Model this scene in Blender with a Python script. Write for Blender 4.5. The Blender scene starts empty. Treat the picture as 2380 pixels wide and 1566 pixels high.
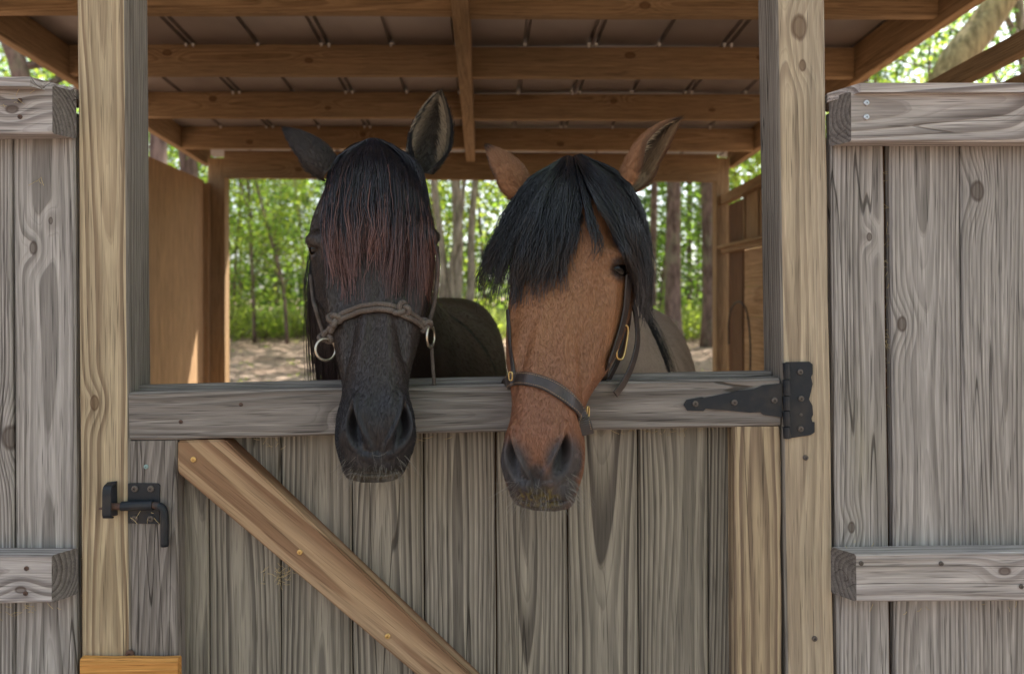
import bpy, bmesh, math, random
import numpy as np
from mathutils import Vector, Matrix
from mathutils.bvhtree import BVHTree

random.seed(7)
rng = np.random.default_rng(7)
C = bpy.context.scene.collection
SC = bpy.context.scene

# ------------------------------------------------------------------ camera
# measured in the photograph: focal length FP (pixels of a 2380 px wide print), vanishing point VPX, VPY
FP, VPX, VPY, CZ = 1680.0, 1123.0, 702.0, 1.45
def at(u, v, d):
    return Vector(((u - VPX) * d / FP, d, CZ + (VPY - v) * d / FP))
cam_d = bpy.data.cameras.new('camera')
cam = bpy.data.objects.new('camera', cam_d)
C.objects.link(cam)
cam.location = (0, 0, CZ)
cam.rotation_euler = (math.radians(90), 0, 0)
cam_d.sensor_width = 36
cam_d.lens = FP / 2380 * 36
cam_d.shift_x = 67 / 2380
cam_d.shift_y = -81 / 2380
cam_d.clip_start = 0.05
cam_d.clip_end = 600
cam_d.dof.use_dof = True
cam_d.dof.focus_distance = 1.285
cam_d.dof.aperture_fstop = 3.6
SC.camera = cam
SC.cycles.max_bounces = 6
SC.cycles.diffuse_bounces = 4
SC.cycles.transmission_bounces = 3

# ------------------------------------------------------------------ sky and sun
SUN_EL, SUN_AZ = math.radians(60), math.radians(43)     # azimuth from +Y towards +X
w = bpy.data.worlds.new('World')
SC.world = w
w.use_nodes = True
wn = w.node_tree
wn.nodes.clear()
sky = wn.nodes.new('ShaderNodeTexSky')
sky.sky_type = 'NISHITA'
sky.sun_disc = False
sky.sun_elevation = SUN_EL
sky.sun_rotation = SUN_AZ
sky.dust_density = 3.0
hs = wn.nodes.new('ShaderNodeHueSaturation')
hs.inputs['Saturation'].default_value = 0.52
bg = wn.nodes.new('ShaderNodeBackground')
bg.inputs['Strength'].default_value = 0.15
wo = wn.nodes.new('ShaderNodeOutputWorld')
wn.links.new(sky.outputs[0], hs.inputs['Color'])
wn.links.new(hs.outputs[0], bg.inputs['Color'])
wn.links.new(bg.outputs[0], wo.inputs['Surface'])
sd = bpy.data.lights.new('sun', 'SUN')
sd.energy = 5.0
sd.angle = math.radians(0.6)
sd.color = (1.0, 0.93, 0.82)
so = bpy.data.objects.new('sun', sd)
C.objects.link(so)
sdir = Vector((math.sin(SUN_AZ) * math.cos(SUN_EL), math.cos(SUN_AZ) * math.cos(SUN_EL), math.sin(SUN_EL)))
so.rotation_euler = sdir.to_track_quat('Z', 'Y').to_euler()
so.location = (6, 8, 14)
SC.view_settings.view_transform = 'Standard'
SC.view_settings.look = 'None'
SC.view_settings.gamma = 1
SC.view_settings.exposure = 1.8

# ------------------------------------------------------------------ node helper
class G:
    def __init__(s, name):
        s.mat = bpy.data.materials.new(name)
        s.mat.use_nodes = True
        s.nt = s.mat.node_tree
        s.nt.nodes.clear()
        s.out = s.n('ShaderNodeOutputMaterial')
    def n(s, t, **k):
        o = s.nt.nodes.new(t)
        for a, b in k.items():
            setattr(o, a, b)
        return o
    def put(s, sock, v):
        if v is None:
            return
        if isinstance(v, bpy.types.NodeSocket):
            s.nt.links.new(v, sock)
        else:
            if isinstance(v, (tuple, list)) and len(v) == 3 and sock.type == 'RGBA':
                v = (*v, 1)
            sock.default_value = v
    def m(s, op, a, b=None, c=None, clamp=False):
        o = s.n('ShaderNodeMath', operation=op, use_clamp=clamp)
        for i, v in enumerate((a, b, c)):
            s.put(o.inputs[i], v)
        return o.outputs[0]
    def vm(s, op, a, b=None):
        o = s.n('ShaderNodeVectorMath', operation=op)
        s.put(o.inputs[0], a)
        s.put(o.inputs[1], b)
        return o.outputs[0]
    def sep(s, v):
        o = s.n('ShaderNodeSeparateXYZ')
        s.put(o.inputs[0], v)
        return o.outputs
    def comb(s, x, y, z):
        o = s.n('ShaderNodeCombineXYZ')
        for i, v in enumerate((x, y, z)):
            s.put(o.inputs[i], v)
        return o.outputs[0]
    def noise(s, v, scale=1, detail=2, rough=.5, col=False, dist=0):
        o = s.n('ShaderNodeTexNoise')
        s.put(o.inputs['Vector'], v)
        o.inputs['Scale'].default_value = scale
        o.inputs['Detail'].default_value = detail
        o.inputs['Roughness'].default_value = rough
        o.inputs['Distortion'].default_value = dist
        return o.outputs[1 if col else 0]
    def ss(s, x, a, b, lo=0, hi=1):
        o = s.n('ShaderNodeMapRange', interpolation_type='SMOOTHSTEP')
        s.put(o.inputs[0], x)
        for i, v in zip((1, 2, 3, 4), (a, b, lo, hi)):
            s.put(o.inputs[i], v)
        return o.outputs[0]
    def mix(s, f, a, b, blend='MIX'):
        o = s.n('ShaderNodeMix', data_type='RGBA', blend_type=blend)
        s.put(o.inputs[0], f)
        s.put(o.inputs[6], a)
        s.put(o.inputs[7], b)
        return o.outputs[2]
    def attr(s, name, kind='OBJECT'):
        o = s.n('ShaderNodeAttribute', attribute_type=kind, attribute_name=name)
        return o
    def obj(s):
        return s.n('ShaderNodeTexCoord').outputs['Object']
    def bump(s, h, strength=.3, dist=.002):
        o = s.n('ShaderNodeBump')
        o.inputs['Strength'].default_value = strength
        o.inputs['Distance'].default_value = dist
        s.put(o.inputs['Height'], h)
        return o.outputs[0]
    def pbsdf(s, col, rough=.7, spec=.3, metal=0, normal=None, **k):
        o = s.n('ShaderNodeBsdfPrincipled')
        s.put(o.inputs['Base Color'], col)
        s.put(o.inputs['Roughness'], rough)
        s.put(o.inputs['Specular IOR Level'], spec)
        s.put(o.inputs['Metallic'], metal)
        if normal is not None:
            s.put(o.inputs['Normal'], normal)
        for a, b in k.items():
            s.put(o.inputs[a], b)
        return o.outputs[0]
    def done(s, sh):
        s.nt.links.new(sh, s.out.inputs['Surface'])
        return s.mat

# ------------------------------------------------------------------ materials
def wood(name, early, late, grey, w_grey=.5, spacing=.009, contrast=.85, rough=.8, crack=.7, bump=.85,
         stain=(.10, .085, .06), w_stain=.25, sway=1.0, micro=.42, fine2=.34):
    g = G(name)
    P = g.obj()
    S = g.attr('seed').outputs['Vector']
    sx, sy, sz = g.sep(S)
    x, y, z = g.sep(P)
    PS = g.vm('ADD', P, g.vm('SCALE', S, None))
    PS.node.inputs[1].links[0].from_node.inputs['Scale'].default_value = 9.0
    def nz(a, b, off=0, detail=2, col=False, rough=.5):
        v = g.vm('MULTIPLY', PS, (a, a, b))
        if off:
            v = g.vm('ADD', v, (off, off * .7, off * 1.3))
        return g.noise(v, 1, detail, rough, col)
    lo = g.sep(nz(4.5, .75, 0, 2, True))
    mi = g.sep(nz(24, 2.4, 3, 2, True))
    hi = nz(95, 5, 5, 2)
    fine = nz(330, 14, 8, 2)
    offx = g.m('MULTIPLY', g.m('SUBTRACT', sx, .5), .10)
    offy = g.m('ADD', g.m('MULTIPLY', sy, .05), .014)
    tilt = g.m('MULTIPLY', g.m('SUBTRACT', sz, .5), .07)
    def cen(a, k):
        return g.m('MULTIPLY', g.m('SUBTRACT', a, .5), k)
    qx = g.m('ADD', g.m('ADD', x, offx), g.m('ADD', cen(lo[0], .06 * sway), cen(mi[0], .006 * sway)))
    qy = g.m('ADD', g.m('ADD', y, offy), g.m('ADD', g.m('MULTIPLY', z, tilt), g.m('ADD', cen(lo[1], .09 * sway), cen(mi[1], .006 * sway))))
    r = g.m('SQRT', g.m('ADD', g.m('MULTIPLY', qx, qx), g.m('MULTIPLY', qy, qy)))
    kmask = None
    krim = None
    for kn in ('knot_a', 'knot_b'):
        K = g.attr(kn).outputs['Vector']
        kx, kz, kr = g.sep(K)
        on = g.m('GREATER_THAN', kr, .002)
        krr = g.m('MAXIMUM', kr, .002)
        dx = g.m('SUBTRACT', x, kx)
        dz = g.m('MULTIPLY', g.m('SUBTRACT', z, kz), .62)
        dd = g.m('DIVIDE', g.m('SQRT', g.m('ADD', g.m('MULTIPLY', dx, dx), g.m('MULTIPLY', dz, dz))), krr)
        dd = g.m('ADD', dd, g.m('ADD', cen(mi[2], .9), cen(hi, .5)))
        inf = g.m('EXPONENT', g.m('MULTIPLY', g.m('MULTIPLY', dd, dd), -.085))
        r = g.m('ADD', r, g.m('MULTIPLY', g.m('MULTIPLY', inf, on), g.m('MULTIPLY', krr, 1.9)))
        mk = g.m('MULTIPLY', g.ss(dd, .8, 1.1, 1, 0), on)
        rm = g.m('MULTIPLY', g.m('MULTIPLY', g.ss(dd, .65, .95), g.ss(dd, 1.0, 1.35, 1, 0)), on)
        kmask = mk if kmask is None else g.m('MAXIMUM', kmask, mk)
        krim = rm if krim is None else g.m('MAXIMUM', krim, rm)
    ring = g.m('ADD', g.m('DIVIDE', r, spacing), cen(lo[2], 2.2))
    fr = g.m('FRACT', ring)
    wnz = g.n('ShaderNodeTexWhiteNoise', noise_dimensions='1D')
    g.put(wnz.inputs['W'], g.m('ADD', g.m('FLOOR', ring), g.m('MULTIPLY', sx, 57)))
    inten = g.m('ADD', g.m('MULTIPLY', wnz.outputs[0], .5), .5)
    lt = g.m('MULTIPLY', g.ss(fr, .22, .74), g.ss(fr, .92, .99, 1, 0))
    lt = g.m('MULTIPLY', lt, inten)
    fr2 = g.m('FRACT', g.m('MULTIPLY', ring, 3.0))
    lt2 = g.m('MULTIPLY', g.m('MULTIPLY', g.ss(fr2, .55, .92), g.ss(fr2, .94, 1.0, 1, 0)), fine2)
    lt = g.m('MAXIMUM', lt, lt2)
    fib = nz(520, 11, 31, 1)
    fibd = g.ss(fib, .60, .72)
    fibl = g.ss(fib, .40, .30)
    col = g.mix(g.m('MULTIPLY', lt, contrast), early, late)
    gf = g.m('MULTIPLY', g.m('MULTIPLY', g.ss(nz(7, 1.2, 12, 3), .36, .68), w_grey), g.m('SUBTRACT', 1, g.m('MULTIPLY', lt, .6)))
    col = g.mix(gf, col, grey)
    sf = g.m('MULTIPLY', g.ss(nz(3.2, .9, 17, 3, rough=.6), .55, .78), w_stain)
    col = g.mix(sf, col, stain)
    br = g.m('ADD', .58, g.m('MULTIPLY', hi, .84))
    br = g.m('MULTIPLY', br, g.m('ADD', 1 - micro / 2, g.m('MULTIPLY', fine, micro)))
    br = g.m('MULTIPLY', br, g.m('ADD', .90, g.m('MULTIPLY', sz, .20)))
    br = g.m('MULTIPLY', br, g.m('SUBTRACT', g.m('ADD', 1, g.m('MULTIPLY', fibl, micro * .45)), g.m('MULTIPLY', fibd, micro * 1.1)))
    col = g.mix(1.0, col, g.comb(br, br, br), 'MULTIPLY')
    kc = g.m('MULTIPLY', kmask, g.m('ADD', .35, g.m('MULTIPLY', hi, .6)))
    col = g.mix(kc, col, (late[0] * .62, late[1] * .50, late[2] * .42))
    col = g.mix(g.m('MULTIPLY', krim, .6), col, (late[0] * .42, late[1] * .30, late[2] * .25))
    cn = nz(25, .8, 21, 1)
    line = g.ss(g.m('ABSOLUTE', g.m('SUBTRACT', cn, .5)), .002, .007, 1, 0)
    cm = g.m('MULTIPLY', g.m('MULTIPLY', line, g.ss(nz(6, .9, 25, 1), .50, .58)), crack)
    col = g.mix(cm, col, (.022, .018, .014))
    h = g.m('ADD', g.m('MULTIPLY', lt, .55), g.m('ADD', g.m('MULTIPLY', fine, .35), g.m('MULTIPLY', hi, .45)))
    h = g.m('SUBTRACT', h, g.m('MULTIPLY', cm, 1.6))
    return g.done(g.pbsdf(col, rough, .22, 0, g.bump(h, bump, .0020)))

M = {}
M['post'] = wood('post_pine', (.44, .35, .22), (.17, .115, .07), (.37, .31, .23), .35, .0090, .95, crack=.7)
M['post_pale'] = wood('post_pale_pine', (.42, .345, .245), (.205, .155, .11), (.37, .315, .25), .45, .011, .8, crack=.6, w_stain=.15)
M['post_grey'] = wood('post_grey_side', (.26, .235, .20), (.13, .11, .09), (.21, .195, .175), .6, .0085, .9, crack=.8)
M['fence'] = wood('fence_grey', (.335, .310, .288), (.110, .098, .088), (.355, .338, .325), .5, .0068, .9, sway=.75, stain=(.20, .185, .115), w_stain=.5, micro=.5)
M['end_grain'] = wood('end_grain', (.17, .152, .140), (.075, .064, .058), (.16, .15, .145), .4, .007, .9)
M['fence_rail'] = wood('fence_rail_grey', (.385, .355, .338), (.125, .103, .096), (.405, .382, .385), .45, .010, .9, stain=(.22, .20, .14), micro=.5)
M['gate'] = wood('gate_board', (.265, .238, .190), (.058, .050, .043), (.22, .20, .172), .3, .0066, 1.0, w_stain=.35, sway=.7, stain=(.105, .09, .062), micro=.4)
M['gate_rail'] = wood('gate_rail_grey', (.225, .202, .182), (.085, .073, .065), (.205, .187, .175), .5, .006, .8, stain=(.075, .078, .048), w_stain=.75, crack=.8, micro=.5)
M['stile'] = wood('stile_tan', (.37, .285, .175), (.125, .083, .057), (.29, .24, .18), .3, .012, 1.0)
M['brace'] = wood('brace_brown', (.36, .245, .145), (.150, .072, .038), (.27, .20, .145), .3, .027, .95, crack=.25, sway=1.5, fine2=.10, micro=.3)
M['frame'] = wood('frame_timber', (.38, .245, .13), (.19, .112, .055), (.33, .23, .14), .5, .008, .7, w_stain=.35, stain=(.12, .085, .04), crack=.3)
M['frame_dark'] = wood('frame_timber_dark', (.16, .085, .045), (.09, .045, .025), (.12, .075, .045), .5, .008, .7)
M['ply'] = wood('plywood', (.46, .295, .16), (.29, .165, .082), (.36, .235, .14), .5, .018, .7, crack=.12, w_stain=.3, stain=(.23, .12, .06), sway=1.6)
M['fresh'] = wood('fresh_board', (.60, .30, .085), (.42, .17, .045), (.55, .29, .09), .3, .012, .7, crack=.1, w_stain=.1)

def simple(name, col, rough=.5, metal=0, spec=.4, var=.3, scale=60, bump=.15, col2=None, dist=.001):
    g = G(name)
    P = g.obj()
    a = g.noise(P, scale, 4, .6)
    b = g.noise(P, scale * .22, 3, .6)
    f = g.ss(b, .45, .68)
    c2 = col2 or tuple(c * (1 - var) for c in col)
    c = g.mix(f, col, c2)
    br = g.m('ADD', 1 - var * .4, g.m('MULTIPLY', a, var * .8))
    c = g.mix(1, c, g.comb(br, br, br), 'MULTIPLY')
    return g.done(g.pbsdf(c, g.m('ADD', rough - .08, g.m('MULTIPLY', a, .16)), spec, metal, g.bump(a, bump, dist)))
M['iron'] = simple('black_painted_iron', (.012, .016, .022), .52, 0, .32, .45, 90, .35, (.027, .026, .027))
M['rust'] = simple('rusty_steel', (.105, .060, .045), .7, 0, .3, .5, 160, .5, (.045, .038, .038))
M['screw'] = simple('dull_screw', (.11, .095, .085), .55, .3, .4, .4, 200)
M['brass_screw'] = simple('brass_screw', (.62, .42, .16), .4, .6, .5, .3, 300)
M['green_screw'] = simple('coated_screw', (.24, .36, .36), .5, .2, .5, .3, 300)
M['zinc'] = simple('zinc_nail', (.55, .57, .60), .35, .7, .5, .3, 300)
M['tip'] = simple('screw_tip', (.88, .84, .80), .35, 0, .5, .1, 300)
M['brass'] = simple('brass', (.46, .33, .14), .34, .9, .5, .25, 200, .1)
M['steel'] = simple('ring_steel', (.52, .47, .38), .3, .9, .5, .3, 200, .1)
M['leather'] = simple('dark_leather', (.030, .022, .020), .42, 0, .5, .4, 140, .4, (.055, .036, .028))
M['stitch'] = simple('stitching', (.30, .20, .12), .8, 0, .2, .2, 300)
M['rope'] = None
g = G('braided_rope')
P = g.obj()
wv = g.n('ShaderNodeTexVoronoi')
g.put(wv.inputs['Vector'], P)
wv.inputs['Scale'].default_value = 420
nb = g.noise(P, 35, 3)
c = g.mix(g.ss(nb, .35, .7), (.115, .092, .078), (.17, .142, .122))
c = g.mix(g.m('MULTIPLY', g.ss(wv.outputs[0], .25, .6), .5), c, (.06, .048, .042))
M['rope'] = g.done(g.pbsdf(c, .85, .15, 0, g.bump(wv.outputs[0], .6, -.001)))
M['metal_roof'] = simple('roof_metal', (.33, .285, .265), .42, .35, .4, .15, 9, .05, (.27, .235, .22))

# coat: colour stored per vertex; coat pattern and face tones, plus shade painted into ear hollows
def coat(name, rough, sheen, gain=1.0):
    g = G(name)
    P = g.obj()
    at_ = g.attr('coat', 'GEOMETRY')
    a = at_.outputs['Color']
    gl = at_.outputs['Alpha']
    v = g.vm('MULTIPLY', P, (420, 420, 70))
    n1 = g.noise(v, 1, 3, .7)
    n2 = g.noise(P, 30, 5, .65)
    br = g.m('MULTIPLY', g.m('ADD', .65, g.m('MULTIPLY', n1, .70)), g.m('ADD', .85, g.m('MULTIPLY', n2, .30)))
    br = g.m('MULTIPLY', br, gain)
    c = g.mix(1, a, g.comb(br, br, br), 'MULTIPLY')
    h = g.m('ADD', n1, g.m('MULTIPLY', n2, .3))
    return g.done(g.pbsdf(c, g.m('ADD', g.m('MULTIPLY', g.m('SUBTRACT', 1, gl), .3), g.m('ADD', rough - .08, g.m('MULTIPLY', n2, .2))), g.m('MULTIPLY', gl, .40), 0, g.bump(h, .55, .0016),
                          **{'Sheen Weight': sheen, 'Sheen Roughness': .45}))
M['coat_dark'] = coat('dark_coat', .38, .0)
M['coat_brown'] = coat('brown_coat', .52, .0)
def hairmat(name, rough=.34, spec=.55):
    g = G(name)
    a = g.attr('coat', 'GEOMETRY').outputs['Color']
    return g.done(g.pbsdf(a, rough, spec))
M['hair'] = hairmat('hair')
M['fur'] = hairmat('fur', .45, .30)
g = G('horse_eye')
M['eye'] = g.done(g.pbsdf((.004, .003, .003), .06, .3))

def leafmat(name, col, trans, var=.5):
    g = G(name)
    a = g.attr('tone', 'GEOMETRY').outputs['Fac']
    c1 = g.mix(a, tuple(x * (1 - var) for x in col), tuple(min(1, x * (1 + var)) for x in col))
    c2 = g.mix(a, tuple(x * (1 - var) for x in trans), tuple(min(1, x * (1 + var * .5)) for x in trans))
    d = g.pbsdf(c1, .5, .35)
    t = g.n('ShaderNodeBsdfTranslucent')
    g.put(t.inputs[0], c2)
    mx = g.n('ShaderNodeMixShader')
    mx.inputs[0].default_value = .62
    g.nt.links.new(d, mx.inputs[1])
    g.nt.links.new(t.outputs[0], mx.inputs[2])
    return g.done(mx.outputs[0])
M['leaf_a'] = leafmat('leaf_green', (.052, .095, .026), (.26, .42, .05))
M['leaf_b'] = leafmat('leaf_yellow_green', (.085, .130, .026), (.42, .52, .06))
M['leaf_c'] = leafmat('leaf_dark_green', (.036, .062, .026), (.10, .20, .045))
M['grass'] = leafmat('grass_blade', (.13, .17, .05), (.42, .50, .15))
def barkmat(name, a, b):
    g = G(name)
    P = g.obj()
    v = g.vm('MULTIPLY', P, (14, 14, 3))
    n1 = g.noise(v, 1, 5, .65)
    n2 = g.noise(P, 3, 3)
    c = g.mix(g.ss(n1, .35, .65), a, b)
    c = g.mix(g.m('MULTIPLY', g.ss(n2, .5, .7), .4), c, (.20, .21, .13))
    return g.done(g.pbsdf(c, .9, .15, 0, g.bump(n1, .8, .02)))
M['bark_pine'] = barkmat('pine_bark', (.070, .046, .040), (.21, .145, .125))
M['bark_pale'] = barkmat('pale_bark', (.14, .115, .085), (.36, .30, .235))
M['bark_olive'] = barkmat('olive_bark', (.15, .115, .06), (.34, .27, .14))
g = G('forest_floor')
P = g.obj()
n1 = g.noise(P, .55, 5, .6)
n2 = g.noise(P, 7, 5, .65)
n3 = g.noise(P, 60, 3, .6)
c = g.mix(g.ss(n1, .35, .65), (.235, .165, .125), (.33, .25, .20))
c = g.mix(g.m('MULTIPLY', g.ss(n2, .48, .66), .7), c, (.12, .078, .055))
c = g.mix(g.m('MULTIPLY', g.ss(n3, .55, .72), .55), c, (.38, .30, .23))
M['ground'] = g.done(g.pbsdf(c, .95, .1, 0, g.bump(g.m('ADD', n2, n3), .7, .03)))
M['straw'] = simple('straw', (.48, .38, .20), .7, 0, .3, .4, 120)

# ------------------------------------------------------------------ mesh helpers
WM = {}
def link(o, Mw, parent=None):
    C.objects.link(o)
    WM[o] = Mw.copy()
    if parent is not None:
        o.parent = parent
        o.matrix_basis = WM[parent].inverted() @ Mw
    else:
        o.matrix_basis = Mw
    return o
def tag(o, label, cat, group=None, kind=None):
    o['label'] = label
    if cat:
        o['category'] = cat
    if group:
        o['group'] = group
    if kind:
        o['kind'] = kind
    return o
def empty(name, loc, label, cat, group=None):
    o = bpy.data.objects.new(name, None)
    o.empty_display_size = .1
    link(o, Matrix.Translation(Vector(loc)))
    return tag(o, label, cat, group)
def mesh_from(name, V, F, mat, smooth=False):
    me = bpy.data.meshes.new(name)
    me.from_pydata([tuple(v) for v in V], [], [tuple(f) for f in F])
    if mat is not None:
        me.materials.append(mat)
    if smooth:
        me.shade_smooth()
    me.update()
    return me
def solid(name, V, F, mat, parent=None, smooth=False, origin=None):
    V = np.asarray([tuple(v) for v in V], float)
    c = V.mean(0) if origin is None else np.asarray(origin, float)
    me = mesh_from(name, V - c, F, mat, smooth)
    o = bpy.data.objects.new(name, me)
    return link(o, Matrix.Translation(Vector(c)), parent)
def fast_mesh(name, V, F, mat, smooth=False, tone=None, coatcol=None):
    """V (n,3), F (m,k) constant k"""
    me = bpy.data.meshes.new(name)
    V = np.ascontiguousarray(V, np.float32)
    F = np.ascontiguousarray(F, np.int32)
    m_, k = F.shape
    me.vertices.add(len(V))
    me.vertices.foreach_set('co', V.ravel())
    me.loops.add(m_ * k)
    me.loops.foreach_set('vertex_index', F.ravel())
    me.polygons.add(m_)
    me.polygons.foreach_set('loop_start', np.arange(0, m_ * k, k, dtype=np.int32))
    me.polygons.foreach_set('loop_total', np.full(m_, k, np.int32))
    me.update(calc_edges=True)
    me.validate()
    me.materials.append(mat)
    if smooth:
        me.shade_smooth()
    if tone is not None:
        a = me.attributes.new('tone', 'FLOAT', 'POINT')
        a.data.foreach_set('value', np.ascontiguousarray(tone, np.float32))
    if coatcol is not None:
        a = me.attributes.new('coat', 'FLOAT_COLOR', 'POINT')
        cc = np.ones((len(V), 4), np.float32)
        cc[:, :np.shape(coatcol)[1]] = coatcol
        a.data.foreach_set('color', cc.ravel())
    return me
def fast_obj(name, V, F, mat, parent=None, origin=(0, 0, 0), **k):
    V = np.asarray(V, float) - np.asarray(origin, float)
    me = fast_mesh(name, V, F, mat, **k)
    o = bpy.data.objects.new(name, me)
    return link(o, Matrix.Translation(Vector(origin)), parent)

def plank(name, p0, p1, width, thick, mat, parent, normal=(0, -1, 0), knots=(), chamfer=.0035, segs=6, wob=.0012, seed=None, bev=(0, 0)):
    """board whose FRONT face centre line runs p0 -> p1; local X width, Y into the board, Z along"""
    p0, p1 = Vector(p0), Vector(p1)
    a = p1 - p0
    L = a.length
    a.normalize()
    n = Vector(normal)
    n = (n - a * n.dot(a)).normalized()
    yv = -n
    xv = yv.cross(a).normalized()
    Mw = Matrix((( xv.x, yv.x, a.x, p0.x), (xv.y, yv.y, a.y, p0.y), (xv.z, yv.z, a.z, p0.z), (0, 0, 0, 1)))
    hw, c = width / 2, chamfer
    prof = [(-hw + c, 0), (hw - c, 0), (hw, c), (hw, thick - c), (hw - c, thick), (-hw + c, thick), (-hw, thick - c), (-hw, c)]
    V, F = [], []
    for i in range(segs + 1):
        z = L * i / segs
        dl, dr = random.uniform(-wob, wob), random.uniform(-wob, wob)
        dy = random.uniform(-wob, wob) * .4
        for (x, y) in prof:
            zz = z - (bev[0] * y / thick if i == 0 else 0) + (bev[1] * y / thick if i == segs else 0)
            V.append((x + (dl if x < 0 else dr), y + dy, zz))
    for i in range(segs):
        for j in range(8):
            k = (j + 1) % 8
            F.append((i * 8 + j, i * 8 + k, (i + 1) * 8 + k, (i + 1) * 8 + j))
    F.append(tuple(range(7, -1, -1)))
    F.append(tuple(segs * 8 + j for j in range(8)))
    me = mesh_from(name, V, F, mat)
    o = bpy.data.objects.new(name, me)
    o['seed'] = seed or [random.random(), random.random(), random.random()]
    kk = list(knots) + [(0, 0, 0)] * 2
    o['knot_a'] = [float(v) for v in kk[0]]
    o['knot_b'] = [float(v) for v in kk[1]]
    return link(o, Mw, parent)

def tube_vf(pts, rad, ns=8, caps=True, rot0=0):
    P = [Vector(p) for p in pts]
    n = len(P)
    if not hasattr(rad, '__len__'):
        rad = [rad] * n
    V, F = [], []
    t0 = (P[1] - P[0]).normalized()
    up = Vector((0, 0, 1)) if abs(t0.z) < .9 else Vector((1, 0, 0))
    x = t0.cross(up).normalized()
    for i in range(n):
        t = (P[min(i + 1, n - 1)] - P[max(i - 1, 0)]).normalized()
        x = (x - t * x.dot(t)).normalized()
        y = t.cross(x)
        for j in range(ns):
            a = 2 * math.pi * j / ns + rot0
            V.append(P[i] + (x * math.cos(a) + y * math.sin(a)) * rad[i])
    for i in range(n - 1):
        for j in range(ns):
            k = (j + 1) % ns
            F.append((i * ns + j, i * ns + k, (i + 1) * ns + k, (i + 1) * ns + j))
    if caps:
        F.append(tuple(range(ns - 1, -1, -1)))
        F.append(tuple((n - 1) * ns + j for j in range(ns)))
    return V, F
def merge(*vfs):
    V, F = [], []
    for v, f in vfs:
        b = len(V)
        V += list(v)
        F += [tuple(i + b for i in q) for q in f]
    return V, F
def box_vf(x0, x1, y0, y1, z0, z1):
    V = [(x, y, z) for z in (z0, z1) for y in (y0, y1) for x in (x0, x1)]
    F = [(0, 2, 3, 1), (4, 5, 7, 6), (0, 1, 5, 4), (2, 6, 7, 3), (0, 4, 6, 2), (1, 3, 7, 5)]
    return V, F
def catmull(P, n):
    P = [np.asarray(p, float) for p in P]
    m_ = len(P)
    out = []
    for i in range(n):
        t = i / (n - 1) * (m_ - 1)
        k = min(int(t), m_ - 2)
        f = t - k
        p1, p2 = P[k], P[k + 1]
        p0 = P[k - 1] if k > 0 else 2 * p1 - p2
        p3 = P[k + 2] if k + 2 < m_ else 2 * p2 - p1
        out.append(.5 * (2 * p1 + (p2 - p0) * f + (2 * p0 - 5 * p1 + 4 * p2 - p3) * f * f + (3 * p1 - p0 - 3 * p2 + p3) * f ** 3))
    return np.array(out)
def prism(poly, y0, y1):
    """outline in x,z (front view, counter-clockwise) extruded from y0 (front) to y1"""
    n = len(poly)
    V = [(p[0], y0, p[1]) for p in poly] + [(p[0], y1, p[1]) for p in poly]
    F = [tuple(range(n)), tuple(range(2 * n - 1, n - 1, -1))]
    for i in range(n):
        k = (i + 1) % n
        F.append((i, n + i, n + k, k))
    return V, F
def screw(p, r, mat, parent, name='screw', n=(0, -1, 0)):
    """domed head with a sunk drive recess, lying on the surface at p"""
    n = Vector(n).normalized()
    x = n.orthogonal().normalized()
    y = n.cross(x)
    V, F = [], []
    rings = [(1.0, -.0005), (1.0, .3 * r), (.82, .5 * r), (.42, .52 * r), (.30, .12 * r)]
    k = 12
    for (f, h) in rings:
        for j in range(k):
            a = 2 * math.pi * j / k
            ff = f * (1 - .25 * (j % 2) * (f < .5))
            V.append(Vector(p) + (x * math.cos(a) + y * math.sin(a)) * r * ff + n * h)
    for i in range(len(rings) - 1):
        for j in range(k):
            q = (j + 1) % k
            F.append((i * k + j, i * k + q, (i + 1) * k + q, (i + 1) * k + j))
    F.append(tuple((len(rings) - 1) * k + j for j in range(k)))
    return solid(name, V, F, mat, parent)

def gz(x, y):
    """height of the ground"""
    d = max(0.0, y - 6)
    return .03 * d if d < 25 else .75 + .01 * (d - 25)

# ================================================================== the setting: ground
xs = np.concatenate([np.linspace(-150, -14, 14), np.linspace(-12, 12, 61), np.linspace(14, 150, 14)])
ys = np.concatenate([np.linspace(-60, -4, 10), np.linspace(-3, 34, 93), np.linspace(36, 220, 16)])
XX, YY = np.meshgrid(xs, ys)
ZZ = np.vectorize(gz)(XX, YY)
und = .035 * np.sin(XX * 1.3 + YY * .7) * np.sin(YY * .9 - XX * .4) + .02 * np.sin(XX * 3.1) * np.cos(YY * 2.7)
ZZ = ZZ + und * np.clip((YY - 6) / 3, 0, 1)
nx, ny = len(xs), len(ys)
idx = np.arange(nx * ny).reshape(ny, nx)
Fq = np.stack([idx[:-1, :-1], idx[:-1, 1:], idx[1:, 1:], idx[1:, :-1]], -1).reshape(-1, 4)
gr = fast_obj('ground', np.stack([XX.ravel(), YY.ravel(), ZZ.ravel()], 1), Fq, M['ground'], smooth=True)
gr['kind'] = 'structure'
gr['label'] = 'brown forest floor of dirt and pine straw in dappled light'

# ================================================================== the shed
D0 = 1.33                      # front plane of posts and gate
shed = empty('horse_shed', (-.1, 3.1, 0), 'open timber horse shed with brown purlins under a metal roof', 'shed')
def rel(z):
    return CZ + z
def purl_z(d):                 # underside of purlins
    return rel(1.064 - .062 * (d - 2.68))
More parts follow.
